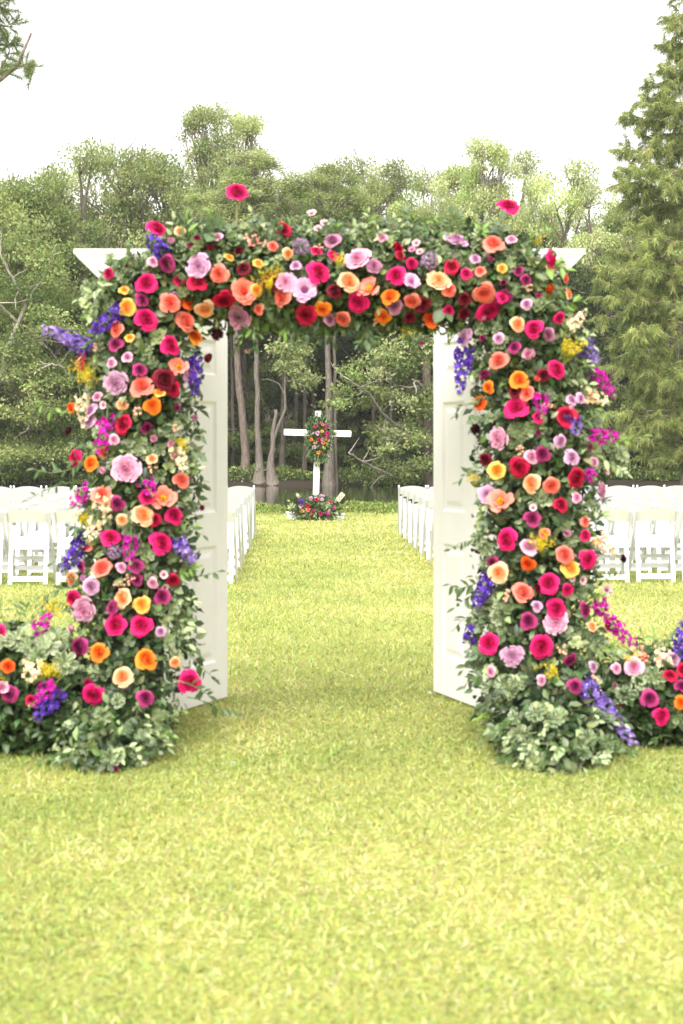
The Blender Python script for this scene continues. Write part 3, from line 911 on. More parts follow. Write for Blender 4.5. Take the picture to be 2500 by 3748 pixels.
place_spikes(gl, fL, [('delphinium', 'violet', 'violet', 280, 712, 205, 768, .85), ('delphinium', 'violet', 'lilac', 208, 800, 92, 752, .75), ('delphinium', 'violet', 'violet', 445, 815, 446, 912, .75),
    ('gold', 'gold', None, 205, 830, 165, 872, 1.0), ('gold', 'gold', None, 215, 850, 185, 885, .9), ('stock', 'cream', 'cream', 185, 908, 198, 985, .85), ('stock', 'magenta', 'magenta', 245, 955, 238, 1005, 1.1), ('stock', 'magenta', 'magenta', 245, 1010, 220, 1035, 1.0),
    ('stock', 'cream', 'peachy', 238, 1140, 246, 1190, 1.2), ('stock', 'magenta', 'magenta', 205, 1120, 165, 1165, .8), ('gold', 'gold', None, 200, 1170, 170, 1205, 1.0), ('stock', 'magenta', 'magenta', 300, 1235, 298, 1290, .9),
    ('delphinium', 'violet', 'violet', 200, 1235, 140, 1315, .85), ('delphinium', 'violet', 'lilac', 405, 1240, 448, 1295, .8), ('gold', 'gold', None, 400, 1010, 435, 1040, 1.0), ('stock', 'magenta', 'magenta', 330, 1105, 350, 1135, .9),
    ('stock', 'cream', 'cream', 400, 1030, 428, 1085, .7), ('stock', 'cream', 'cream', 225, 1190, 200, 1245, .6)])
place_rosettes(gl, fL, [(235, 640), (258, 625), (215, 660), (205, 690), (240, 670), (200, 715), (280, 640), (310, 615), (330, 605), (345, 585), (260, 660), (312, 800), (335, 825), (355, 770), (300, 1020), (325, 1030), (345, 1045), (365, 1035), (300, 1050), (390, 1060), (410, 1050), (265, 1035), (280, 1185), (300, 1215), (195, 1270), (220, 1260), (250, 1275), (340, 1270), (420, 1290), (395, 1285), (225, 1330), (345, 1330),
    (360, 1400), (385, 1420), (400, 1390), (410, 1445), (395, 1470), (420, 1415), (375, 1500), (405, 1505), (380, 1455), (150, 1470), (110, 1480), (75, 1470), (60, 1450), (130, 1500), (210, 1530), (235, 1545), (190, 1540), (250, 1580), (265, 1610), (305, 1620), (320, 1640), (235, 1640), (180, 1650), (160, 1680), (210, 1690), (190, 1715), (235, 1720), (150, 1720), (260, 1740), (330, 1690), (340, 1720), (320, 1740), (215, 1750), (365, 1640), (385, 1610)])
place_sprigs(gl, fL, [('pale', 300, 640, 175, 690, 16, .045), ('smilax', 330, 600, 205, 612, 12, .045), ('bright', 210, 935, 95, 920, 12, .055), ('ruscus', 200, 1060, 75, 1075, 14, .055), ('ruscus', 190, 1110, 60, 1150, 16, .04), ('smilax', 200, 1250, 120, 1290, 8, .055),
    ('smilax', 190, 1340, 95, 1370, 12, .05), ('smilax', 420, 960, 462, 1010, 6, .055), ('smilax', 430, 1060, 480, 1120, 9, .04), ('smilax', 420, 1180, 470, 1230, 8, .045), ('smilax', 425, 1320, 505, 1310, 9, .055), ('smilax', 410, 1480, 495, 1560, 9, .06),
    ('smilax', 430, 1600, 550, 1640, 9, .06), ('smilax', 400, 1560, 480, 1600, 7, .06), ('smilax', 370, 1640, 395, 1690, 6, .06), ('ruscus', 340, 600, 300, 560, 7, .06), ('smilax', 180, 1395, 20, 1400, 14, .045), ('ruscus', 210, 1700, 100, 1760, 12, .05), ('pale', 215, 1620, 110, 1720, 14, .022), ('bright', 240, 760, 190, 740, 8, .04)])

def loose(parent, front, rows, n):
    for _ in range(n):
        py = random.uniform(rows[1][0], rows[-2][0]); side = random.choice((-1, 1))
        xc = np.interp(py, [r[0] for r in rows], [r[1] for r in rows]); hw = np.interp(py, [r[0] for r in rows], [r[2] for r in rows])
        x0 = xc + side * hw * .8; L = random.uniform(25, 60)
        place_sprigs(parent, front, [(random.choice(('ruscus', 'smilax', 'bright', 'pale', 'round')), x0, py, x0 + side * L, py + random.uniform(-25, 35), random.randint(5, 9), random.uniform(.035, .055))])
def loose_top(n):
    for _ in range(n):
        px = random.uniform(380, 1200); up = random.random() < .65
        y0 = 560 if up else 735
        place_sprigs(gt, front_top, [(random.choice(('ruscus', 'smilax', 'bright', 'pale', 'round')), px, y0, px + random.uniform(-45, 45), y0 + (-1 if up else 1) * random.uniform(25, 78), random.randint(5, 9), random.uniform(.035, .06))])
def foot(parent, front, x0, x1):
    for _ in range(26):
        px = random.uniform(x0, x1); py = random.uniform(1610, 1755); out = 1 if px > (x0 + x1) / 2 else -1
        place_sprigs(parent, front, [(random.choice(('pale', 'pale', 'round', 'ruscus', 'smilax')), px, py, px + out * random.uniform(10, 60), py + random.uniform(10, 55), random.randint(6, 10), random.uniform(.035, .05))])
foot(gl, fL, 120, 370)
autofill(gl, fL, col_box(L_ROWS), 42, 30)
loose(gl, fL, L_ROWS, 30)
fill_foliage(gl, L_SECS, True, 6000, .050)

# ---- other column
gr = empty('flower_column', tuple(R_SECS[-1][0] * [1, 1, 0]))
tag(gr, 'rose and greenery column with big deep violet delphinium spike sweeping out at its foot', 'flower column', 'flower columns on the door jambs')
place(gr, fR, [('rose', PE, 1186, 745, 18), ('rose', H, 1224, 756, 22), ('rose', MA, 1258, 768, 17), ('ruf', LA, 1067, 775, 21), ('rose', PU, 1180, 798, 16), ('bud', PL_, 1213, 815, 20), ('rose', CO, 1143, 828, 22, (-.3, -.8, .4)), ('rose', H, 1275, 850, 24), ('rose', BU, 1246, 862, 15),
    ('rose', OR, 1190, 872, 22), ('rose', CO, 1208, 903, 19), ('bud', PU, 1110, 862, 17), ('rose', OR, 1120, 890, 15), ('rose', RO, 1100, 925, 18), ('rose', H, 1184, 935, 28), ('rose', BU, 1180, 900, 15), ('rose', C_, 1298, 956, 25), ('rose', LA, 1310, 918, 14), ('rose', LA, 1330, 915, 13), ('bud', PL_, 1308, 935, 10),
    ('scab', 'dark', 1090, 985, 16), ('ruf', PL_, 1143, 1006, 26), ('rose', LA, 1284, 1013, 17), ('rose', LA, 1310, 1050, 19), ('rose', PU, 1243, 1042, 19), ('rose', PL_, 1218, 1048, 17), ('rose', C_, 1190, 1072, 24), ('rose', YE, 1139, 1080, 22), ('rose', BU, 1113, 1055, 15),
    ('rose', PE, 1219, 1109, 23), ('rose', CO, 1263, 1114, 21), ('rose', C_, 1320, 1096, 25), ('daisy', 'palepink', 1388, 1080, 13), ('ruf', PL_, 1378, 1125, 22, (1, -.5, .1)), ('ruf', LA, 1117, 1135, 21), ('peony', CO, 1147, 1150, 29), ('rose', C_, 1285, 1158, 18), ('rose', PU, 1220, 1190, 20, (0, -.8, .5)),
    ('daisy', 'palepink', 1222, 1165, 10), ('rose', H, 1162, 1238, 27), ('rose', PL_, 1213, 1253, 22, (0, -.7, .6)), ('rose', CO, 1293, 1272, 23), ('rose', RO, 1210, 1293, 18), ('rose', H, 1347, 1283, 22), ('rose', YE, 1307, 1303, 23, (.2, -.8, .5)), ('scab', 'dark', 1428, 1281, 12), ('rose', PE, 1143, 1314, 24), ('rose', PU, 1130, 1290, 15),
    ('rose', H, 1258, 1337, 26), ('bud', BU, 1232, 1350, 13), ('rose', CO, 1199, 1358, 25), ('rose', PU, 1340, 1398, 19), ('daisy', 'palepink', 1390, 1353, 15), ('daisy', 'palepink', 1335, 1330, 12), ('daisy', 'palepink', 1310, 1325, 11), ('rose', H, 1275, 1396, 25), ('ruf', PL_, 1273, 1424, 27), ('rose', PU, 1211, 1424, 20), ('rose', H, 1121, 1474, 26),
    ('ruf', LA, 1175, 1502, 25), ('rose', H, 1240, 1482, 29), ('rose', PU, 1306, 1512, 17), ('rose', PU, 1317, 1573, 18), ('rose', C_, 1395, 1430, 15), ('rose', C_, 1427, 1610, 19), ('berry', PE, 1255, 940, 15), ('berry', PE, 1190, 1035, 15), ('berry', PE, 1170, 1368, 18), ('berry', PE, 1290, 1490, 14), ('bud', CO, 1230, 870, 10)])
place_spikes(gr, fR, [('delphinium', 'violet', 'violet', 1066, 795, 1054, 905, .75), ('gold', 'gold', None, 1300, 825, 1330, 765, .9), ('gold', 'gold', None, 1290, 815, 1315, 775, 1.0), ('delphinium', 'violet', 'lilac', 1340, 785, 1372, 832, .9), ('stock', 'cream', 'cream', 1305, 755, 1348, 712, .5),
    ('stock', 'magenta', 'magenta', 1240, 905, 1245, 955, .8), ('stock', 'magenta', 'magenta', 1368, 855, 1412, 912, .7), ('stock', 'peachy', 'cream', 1345, 905, 1400, 925, .9), ('stock', 'magenta', 'magenta', 1358, 1000, 1428, 1000, .8), ('stock', 'magenta', 'magenta', 1345, 1085, 1365, 1100, 1.2),
    ('gold', 'gold', None, 1250, 1265, 1265, 1215, 1.1), ('gold', 'gold', None, 1240, 1260, 1245, 1225, 1.0), ('stock', 'peachy', 'cream', 1368, 1230, 1418, 1275, .75), ('gold', 'gold', None, 1270, 1520, 1255, 1555, 1.1), ('delphinium', 'violet', 'lilac', 1338, 1565, 1462, 1712, 1.0),
    ('stock', 'magenta', 'magenta', 1370, 1380, 1405, 1435, .8), ('stock', 'magenta', 'magenta', 1405, 1430, 1462, 1490, .7), ('delphinium', 'violet', 'violet', 1125, 1320, 1090, 1400, .6), ('delphinium', 'violet', 'violet', 1090, 1450, 1065, 1470, .8), ('gold', 'gold', None, 1105, 1100, 1070, 1105, .9), ('delphinium', 'violet', 'lilac', 1310, 960, 1330, 1000, .7)])
place_rosettes(gr, fR, [(1120, 740), (1140, 760), (1105, 755), (1150, 780), (1235, 700), (1215, 690), (1200, 1000), (1220, 985), (1245, 990), (1180, 985), (1270, 1030), (1330, 1030), (1350, 1050), (1380, 1050), (1405, 1060), (1420, 1040), (1370, 1030), (1395, 1030), (1415, 1075), (1360, 1065), (1250, 1155), (1235, 1145), (1260, 1170), (1110, 1200), (1125, 1180), (1100, 1230), (1115, 1260), (1130, 1220), (1300, 1200), (1330, 1190), (1350, 1220), (1310, 1230),
    (1110, 1350), (1125, 1385), (1140, 1400), (1100, 1400), (1115, 1420), (1150, 1420), (1095, 1440), (1300, 1450), (1330, 1450), (1345, 1480), (1320, 1480), (1360, 1520), (1130, 1540), (1150, 1560), (1170, 1580), (1190, 1560), (1120, 1580), (1200, 1610), (1160, 1640), (1180, 1655), (1150, 1670), (1230, 1640), (1250, 1620), (1265, 1650), (1290, 1640), (1190, 1690), (1170, 1710), (1210, 1720), (1240, 1700), (1265, 1720), (1290, 1745), (1310, 1690), (1330, 1730), (1350, 1700), (1370, 1740), (1390, 1700), (1420, 1730), (1190, 1745), (1225, 1755), (1440, 1660), (1425, 1640), (1100, 1500), (1105, 1530)])
place_sprigs(gr, fR, [('smilax', 1100, 930, 1045, 960, 7, .045), ('smilax', 1110, 1090, 1050, 1110, 8, .045), ('smilax', 1105, 1250, 1030, 1265, 8, .04), ('smilax', 1110, 1330, 1030, 1340, 10, .058), ('smilax', 1105, 1370, 1040, 1400, 8, .058), ('smilax', 1100, 1420, 1040, 1450, 6, .058), ('smilax', 1105, 1500, 1060, 1545, 7, .05), ('smilax', 1120, 1560, 1065, 1580, 8, .055), ('smilax', 1120, 1600, 1085, 1640, 8, .055),
    ('bright', 1400, 1015, 1480, 1000, 10, .05), ('bright', 1340, 1180, 1400, 1200, 6, .04), ('pale', 1350, 1040, 1440, 1090, 12, .05), ('bright', 1280, 720, 1345, 690, 8, .06), ('ruscus', 1300, 880, 1390, 850, 9, .05), ('ruscus', 1310, 990, 1400, 960, 9, .045), ('smilax', 1350, 1330, 1420, 1320, 6, .05), ('ruscus', 1350, 1500, 1400, 1480, 8, .05), ('pale', 1400, 1600, 1470, 1680, 9, .06), ('ruscus', 1330, 1720, 1460, 1730, 12, .05), ('ruscus', 1180, 1730, 1130, 1760, 8, .05)])

foot(gr, fR, 1150, 1430)
autofill(gr, fR, col_box(R_ROWS), 42, 30)
loose(gr, fR, R_ROWS, 30)
fill_foliage(gr, R_SECS, True, 6400, .050)

# ---- lintel garland
gt = empty('flower_garland', tuple(T_SECS[5][0]))
tag(gt, 'thick rose and greenery garland hung along the cornice above the doorway', 'flower garland')
place(gt, front_top, [('rose', H, 545, 444, 27, (.1, -.75, .55)), ('rose', H, 1165, 476, 26), ('rose', H, 362, 527, 25), ('rose', C_, 650, 529, 21), ('rose', PU, 384, 607, 21), ('allium', 'allium', 691, 566, 21), ('rose', MA, 763, 554, 20), ('ruf', LA, 457, 612, 27), ('rose', CO, 504, 630, 22), ('rose', C_, 454, 650, 23),
    ('bud', BU, 485, 572, 13), ('bud', BU, 550, 579, 14), ('rose', BU, 560, 618, 18), ('rose', C_, 515, 689, 25), ('fullpeony', CO, 560, 671, 30), ('rose', YE, 590, 667, 15), ('ruf', MA, 549, 729, 26), ('rose', PE, 472, 711, 23), ('ruf', PL_, 655, 649, 24), ('rose', CO, 648, 683, 23), ('rose', BU, 622, 648, 20), ('fullpeony', LA, 700, 668, 28),
    ('rose', H, 731, 628, 27), ('ruf', PL_, 820, 595, 29), ('ruf', MA, 857, 612, 18), ('rose', BU, 768, 670, 18), ('rose', PE, 800, 648, 26), ('peony', CO, 847, 664, 29), ('rose', H, 822, 695, 25), ('rose', OR, 741, 711, 19), ('rose', C_, 703, 725, 25), ('rose', MA, 757, 735, 15), ('rose', CO, 787, 733, 20), ('rose', OR, 895, 682, 21), ('rose', MA, 905, 705, 19),
    ('rose', OR, 878, 727, 19), ('rose', H, 909, 634, 23), ('fullpeony', LA, 944, 648, 19), ('rose', CO, 945, 693, 20), ('ruf', PE, 1005, 645, 26), ('rose', CO, 1030, 667, 18), ('ruf', LA, 1046, 552, 26), ('rose', CO, 1131, 561, 25), ('rose', C_, 1036, 613, 19), ('allium', 'allium', 985, 600, 22), ('daisy', 'palepink', 955, 560, 11), ('daisy', 'palepink', 963, 580, 10), ('daisy', 'mauve', 945, 575, 10),
    ('bud', C_, 912, 572, 17), ('rose', C_, 918, 588, 12), ('rose', RO, 990, 733, 21), ('rose', BU, 968, 700, 20), ('rose', BU, 940, 730, 14), ('rose', CO, 1110, 675, 26), ('ruf', PU, 1155, 684, 18), ('rose', H, 1121, 715, 28), ('rose', BU, 1064, 722, 15), ('rose', BU, 1065, 688, 15), ('daisy', 'palepink', 716, 492, 13), ('daisy', 'palepink', 745, 515, 12), ('daisy', 'palepink', 730, 527, 11),
    ('berry', PE, 575, 550, 16), ('berry', PE, 868, 742, 15), ('berry', PE, 605, 560, 11), ('rose', H, 1262, 597, 25, (.9, -.45, .15)), ('bud', RO, 1258, 664, 18, (.6, -.7, -.2)), ('scab', 'dark', 500, 768, 17), ('bud', BU, 478, 822, 16, (.75, -.5, -.35)), ('daisy', 'palepink', 570, 805, 9), ('daisy', 'magenta', 967, 788, 8)])
place_spikes(gt, front_top, [('delphinium', 'violet', 'violet', 378, 592, 340, 535, .85), ('gold', 'gold', None, 618, 665, 605, 610, .9), ('gold', 'gold', None, 775, 610, 780, 575, 1.0), ('gold', 'gold', None, 620, 640, 640, 605, .9), ('gold', 'gold', None, 930, 750, 945, 775, .9), ('stock', 'violet', 'violet', 330, 680, 300, 665, .9), ('gold', 'gold', None, 1220, 560, 1255, 535, .4)])
place_rosettes(gt, front_top, [(420, 575), (435, 560), (530, 545), (570, 535), (590, 530), (620, 545), (600, 580), (800, 540), (830, 530), (850, 545), (880, 540), (900, 555), (930, 540), (1080, 620), (1070, 640), (1090, 600), (1060, 590), (1075, 660), (1095, 640), (1010, 570), (1100, 560), (1150, 610), (1175, 600), (1195, 620), (1165, 640), (1210, 640), (1230, 600), (1240, 640), (1220, 660), (1185, 580), (1260, 630), (1280, 620), (600, 740), (580, 760), (640, 755), (660, 745), (420, 660), (440, 680), (410, 630), (620, 700), (1000, 690), (1090, 740)])
place_sprigs(gt, front_top, [('pale', 790, 560, 880, 530, 14, .05), ('pale', 850, 560, 800, 520, 10, .05), ('bright', 440, 560, 430, 500, 8, .065), ('ruscus', 470, 560, 480, 505, 8, .055), ('round', 490, 570, 500, 520, 5, .075), ('ruscus', 640, 540, 690, 500, 9, .05), ('ruscus', 880, 560, 960, 500, 12, .045), ('ruscus', 930, 560, 1010, 510, 10, .045), ('bright', 1000, 560, 1060, 530, 8, .045), ('round', 1140, 560, 1150, 500, 5, .07),
    ('bright', 1200, 590, 1290, 525, 14, .035), ('bright', 1230, 620, 1300, 620, 6, .085), ('bright', 1240, 660, 1290, 660, 6, .08), ('ruscus', 370, 600, 325, 575, 7, .06), ('ruscus', 400, 540, 425, 490, 7, .06), ('smilax', 600, 740, 590, 800, 9, .05), ('smilax', 680, 740, 665, 790, 9, .05), ('ruscus', 560, 750, 540, 800, 9, .045), ('smilax', 760, 745, 770, 790, 8, .045), ('ruscus', 860, 745, 820, 795, 12, .04), ('ruscus', 890, 740, 850, 790, 10, .04), ('smilax', 700, 745, 690, 785, 7, .055), ('ruscus', 530, 700, 600, 770, 9, .045), ('smilax', 960, 740, 930, 780, 8, .045), ('round', 1010, 690, 1030, 720, 4, .075), ('round', 560, 540, 520, 530, 4, .075), ('round', 470, 690, 460, 660, 4, .08), ('bright', 300, 600, 270, 615, 6, .05)])
for (x0, y0, x1, y1) in ((545, 465, 532, 560), (1160, 500, 1130, 570), (497, 752, 490, 720), (1225, 598, 1250, 596)):
    a, b = pw(x0, y0, 6.81 if y0 < 505 else 6.72), pw(x1, y1, 6.82)
    g = Geo(); m_ = (a + b) / 2 + np.array([.01, 0, 0]); g.tube(np.array([a, m_, b]) - np.array(gt.location), .006, (.24, .22, .09), 5)
    link('stem', g.mesh('stem', M_stem), gt)

autofill(gt, front_top, lambda: (random.uniform(390, 1190), random.uniform(525, 745)), 44, 26)
loose_top(48)
fill_foliage(gt, T_SECS, False, 7600, .05, core_r=.58)

# ---- ground meadows beside the columns
ml = empty('flower_meadow', tuple(ML_SECS[3][0] * [1, 1, 0]))
tag(ml, 'low bank of flowers on the grass with big variegated leaves at column foot', 'flower bank', 'low flower banks on the grass')
fML = front_meadow(6.33, 1560, 120)
place(ml, fML, [('rose', H, 3, 1448, 16), ('rose', RO, 22, 1527, 17), ('rose', PU, 25, 1590, 21), ('rose', PL_, 8, 1575, 17), ('rose', C_, -25, 1510, 22), ('rose', YE, -60, 1560, 22), ('ruf', LA, -80, 1500, 24), ('rose', H, -120, 1560, 25), ('rose', C_, 75, 1605, 13)])
place_spikes(ml, fML, [('stock', 'cream', 'peachy', 75, 1520, 68, 1565, 1.2), ('gold', 'gold', None, 95, 1555, 130, 1520, 1.0), ('stock', 'magenta', 'magenta', 125, 1570, 70, 1620, .8), ('delphinium', 'violet', 'violet', 140, 1590, 75, 1650, .7), ('stock', 'magenta', 'magenta', 80, 1450, 120, 1405, .6), ('gold', 'gold', None, 110, 1410, 150, 1375, .9), ('gold', 'gold', None, 0, 1545, -10, 1580, .9)])
place_rosettes(ml, fML, [(20, 1480), (45, 1465), (60, 1490), (90, 1500), (110, 1475), (80, 1460), (130, 1460), (30, 1500), (150, 1520)], .066)
place_sprigs(ml, fML, [('ruscus', 10, 1440, 5, 1380, 8, .05), ('ruscus', 40, 1430, 60, 1395, 8, .04), ('ruscus', 60, 1440, 110, 1400, 9, .04), ('smilax', -30, 1450, -60, 1400, 8, .05)])

fill_foliage(ml, ML_SECS, False, 3600, .058, greens=GREENS[:4])

mr_ = empty('flower_meadow', tuple(MR_SECS[3][0] * [1, 1, 0]))
tag(mr_, 'low bank of roses on the grass with cream stock blossoms beside magenta spikes', 'flower bank', 'low flower banks on the grass')
fMR = front_meadow(6.52, 1590, 90)
place(mr_, fMR, [('rose', PL_, 1452, 1528, 22), ('rose', PL_, 1412, 1532, 13), ('rose', LA, 1540, 1512, 18), ('rose', C_, 1535, 1548, 17), ('rose', PU, 1488, 1601, 21), ('rose', H, 1515, 1641, 21), ('rose', OR, 1560, 1610, 17), ('rose', PU, 1562, 1572, 17), ('rose', C_, 1565, 1535, 16), ('ruf', LA, 1620, 1560, 26), ('rose', H, 1660, 1600, 25), ('bud', MA, 1408, 1570, 10)])
place_spikes(mr_, fMR, [('stock', 'peachy', 'coral', 1450, 1495, 1490, 1520, .9), ('gold', 'gold', None, 1450, 1530, 1465, 1495, .8), ('stock', 'cream', 'cream', 1525, 1525, 1515, 1478, 1.0), ('delphinium', 'violet', 'violet', 1560, 1510, 1566, 1425, .6), ('delphinium', 'violet', 'violet', 1600, 1520, 1610, 1430, .6)])
place_rosettes(mr_, fMR, [(1420, 1500), (1435, 1560), (1470, 1560), (1500, 1550), (1540, 1590), (1550, 1650), (1500, 1570), (1440, 1590)], .05)
place_sprigs(mr_, fMR, [('ruscus', 1480, 1500, 1470, 1450, 7, .05), ('bright', 1500, 1500, 1500, 1450, 7, .05), ('ruscus', 1520, 1500, 1545, 1460, 7, .045), ('bright', 1470, 1540, 1480, 1570, 7, .05), ('smilax', 1540, 1690, 1500, 1720, 8, .05)])

fill_foliage(mr_, MR_SECS, False, 3600, .055, greens=GREENS[:4])

# ------------------------------------------------------------------ chairs
YAW = .035
def chair_meshes():
    P_ = {}
    g = Geo()                                   # long post: front foot to top of the back
    def bar(a, b, wx, wy, c, n=2):
        a, b = np.array(a, float), np.array(b, float); d = norm(b - a); x = np.array([1, 0, 0.]); y = norm(np.cross(d, x))
        V = []
        for e in (a, b):
            for sx, sy in ((-1, -1), (1, -1), (1, 1), (-1, 1)): V.append(e + x * wx * .5 * sx + y * wy * .5 * sy)
        F = [(0, 1, 5, 4), (1, 2, 6, 5), (2, 3, 7, 6), (3, 0, 4, 7), (3, 2, 1, 0), (4, 5, 6, 7)]
        return V, F
    V, F = bar((0, .42, 0), (0, -.045, .735), .022, .040, RESIN); g.add(V, F, RESIN)
    g.tube([(0, -.041, .728), (0, -.047, .742), (0, -.050, .752), (0, -.0505, .755)], [.016, .0165, .012, .004], RESIN, 8)
    P_['back_post'] = g.mesh('back_post', M_resin)
    g = Geo(); V, F = bar((0, 0, 0), (0, .10, .565), .042, .020, RESIN); g.add(V, F, RESIN)
    th = np.linspace(0, math.pi, 9); c0 = np.array([0, .10, .565])
    Va = [c0 + np.array([.021 * math.cos(a), .0 + .0025 * math.sin(a) + s_ * .010, .021 * math.sin(a)]) for s_ in (-1, 1) for a in th]
    F = [(q, q + 1, q + 10, q + 9) for q in range(8)] + [tuple(range(8, -1, -1)), tuple(range(9, 18))]
    g.add(Va, F, RESIN)
    P_['rear_leg'] = g.mesh('rear_leg', M_resin)
    g = Geo(); n = 13
    u = np.linspace(-1, 1, n); x = u * .193; zt = .715 + .030 * (1 - u * u); zb = .610 + .016 * (1 - u * u); yc = -.034 - .022 * (1 - u * u)
    V = []
    for q in range(n):
        slope = .06
        V += [(x[q], yc[q] - .009, zt[q]), (x[q], yc[q] + .009, zt[q]), (x[q], yc[q] + .009 + slope, zb[q]), (x[q], yc[q] - .009 + slope, zb[q])]
    F = []
    for q in range(n - 1):
        for e in range(4): F.append((q * 4 + e, q * 4 + (e + 1) % 4, q * 4 + 4 + (e + 1) % 4, q * 4 + 4 + e))
    g.add(V, F, RESIN); P_['back_slat'] = g.mesh('back_slat', M_resin)
    g = Geo(); g.box(-.180, .180, .09, .455,   .402, .448, (.78, .78, .79), .014); P_['seat_pad'] = g.mesh('seat_pad', M_resin)
    g = Geo(); g.box(-.152, .152, .072, .09, .345, .402, RESIN, .003); g.box(-.17, .17, .09, .44, .375, .4015, RESIN, .003); P_['seat_frame'] = g.mesh('seat_frame', M_resin)
    g = Geo(); g.box(-.154, .154, -.006, .012, .030, .083, RESIN, .003); P_['rear_rail'] = g.mesh('rear_rail', M_resin)
    g = Geo(); g.box(-.194, .194, .325, .345, .115, .160, RESIN, .003); P_['front_rung'] = g.mesh('front_rung', M_resin)
    g = Geo(); g.box(-.194, .194, .255, .275, .225, .262, RESIN, .003); P_['upper_rung'] = g.mesh('upper_rung', M_resin)
    return P_
CH = chair_meshes()
def chair(loc, rz, label):
    e = empty('folding_chair', loc, rz)
    tag(e, label, 'chair', 'white folding chairs in rows facing the cross')
    for s_ in (-1, 1):
        link('back_post', CH['back_post'], e).location = (s_ * .207, 0, 0)
        link('rear_leg', CH['rear_leg'], e).location = (s_ * .175, 0, 0)
    for k_ in ('back_slat', 'seat_pad', 'seat_frame', 'rear_rail', 'front_rung', 'upper_rung'):
        link(k_ if k_ != 'upper_rung' else 'front_rung', CH[k_], e)
ORD = ['front', 'second', 'third', 'fourth', 'fifth', 'sixth', 'seventh', 'eighth', 'rearmost ninth']
SEAT = ['aisle seat', 'second seat', 'third seat', 'fourth seat', 'fifth seat', 'sixth seat', 'seventh seat', 'eighth seat', 'ninth seat', 'tenth seat']
for r in range(9):
    for side in (-1, 1):
        for q in range(10):
            a = (-1.27 - .462 * q) if side < 0 else (1.33 + .462 * q)
            a += random.gauss(0, .012)
            rr = r * .945 + random.gauss(0, .02)
            x = a - YAW * rr; y = 14.26 + rr + YAW * a
            if abs(x) > .2401 * (y + .5) + .35: continue
            where = 'white folding chair, %s, %s side, %s row from the cross' % (SEAT[q] + ('' if q == 0 else ' from aisle'), 'pine branch' if side < 0 else 'cypress', ORD[8 - r])
            chair((x, y, 0), YAW + random.gauss(0, .035), where)

# ------------------------------------------------------------------ cross with flowers
CD = 26.0
cb = pw(1000 / 1.594375 + 690 / 4.48 / 1.594375, 1014, CD); cb[2] = 0
cross = empty('wooden_cross', tuple(cb), YAW)
cross.rotation_euler = (0, math.radians(1.5), YAW)
tag(cross, 'tall white wooden cross with rounded beam ends standing on a low white plinth', 'cross')
def rbox(name, x0, x1, y0, y1, z0, z1, rad, parent):
    g = Geo(); th = []
    for cx, cz, a0 in ((x1 - rad, z1 - rad, 0), (x0 + rad, z1 - rad, 1), (x0 + rad, z0 + rad, 2), (x1 - rad, z0 + rad, 3)):
        for q in range(5):
            a = (a0 + q / 4) * math.pi / 2; th.append((cx + rad * math.cos(a), cz + rad * math.sin(a)))
    n = len(th); V = [(a, y0, b) for a, b in th] + [(a, y1, b) for a, b in th]
    F = [tuple(range(n)), tuple(range(2 * n - 1, n - 1, -1))] + [(q, q + n, (q + 1) % n + n, (q + 1) % n) for q in range(n)]
    g.add(V, F, WHITE)
    return link(name, g.mesh(name, M_paint), parent)
rbox('post', -.056, .056, -.03, .03, .10, 1.985, .022, cross)
rbox('cross_beam', -.615, .615, -.072, -.032, 1.525, 1.64, .022, cross)
part_box('plinth', cross, -.52, .52, -.14, .14, -.01, .098)
part_box('plinth_cap', cross, -.535, .535, -.155, .155, .100, .125)

def c4(x, y): return (1000 + x / 4.48) / 1.594375, (1450 + y / 4.48) / 1.594375
def swag(name, label, cat, cx, cy, hw, hh, D, n, size, items, spikes=(), ros=(), depth=.12):
    px, py = c4(cx, cy)
    p0 = pw(px, py, D)
    e = empty(name, (p0[0], D, max(0, p0[2] - hh / 4.48 * K * D / 1.594375)))
    tag(e, label, cat)
    kk = K * D / 1.594375 / 4.48
    m = n
    u = rng.normal(0, .42, m); v = rng.normal(0, .42, m)
    keep = (u * u + v * v) < 1.15; u, v = u[keep], v[keep]; m = len(u)
    p = np.stack([p0[0] + u * hw * kk, D - depth * np.sqrt(np.clip(1 - (u * u + v * v) * .85, 0, 1)) * rng.uniform(.3, 1, m), p0[2] + v * hh * kk], -1)
    p[:, 2] = np.maximum(p[:, 2], .02)
    d = norm(np.stack([u, np.full(m, -.5), v - .1], -1) + rng.normal(0, .6, (m, 3)))
    g = Geo(); scatter(g, LEAF, frames(d), size * rng.uniform(.6, 1.3, m), p - np.array(e.location), jit(choose(GREENS + [(.12, .2, .05), (.2, .27, .12)], m), m, .25))
    tag(link('foliage', g.mesh('foliage', M_leaf, True), e), kind='stuff')
    for kind, col, x, y, r in items:
        px, py = c4(x, y); nn = min(1, math.hypot((x - cx) / hw, (y - cy) / hh))
        DD = D - depth * math.sqrt(max(.1, 1 - nn * nn)) - .03
        q = pw(px, py, DD); rr = r * kk
        dd = norm(np.array([(x - cx) / hw * .5, -1, .3 + .3 * (cy - y) / hh]) + rng.normal(0, .12, 3))
        bloom(e, kind, col, q - dd * rr * .3, dd, rr * 1.05)
    for kind, col, col2, x0, y0, x1, y1, ws in spikes:
        a, b = pw(*c4(x0, y0), D - depth), pw(*c4(x1, y1), D - depth - .02)
        spike(e, kind, a, b, ws, col, col2)
    for x, y, s_ in ros:
        q = pw(*c4(x, y), D - depth + .02)
        q[2] = max(q[2], .04)
        rosette(e, q, norm(np.array([rng.normal(0, .4), -1, .4])), s_)
    return e
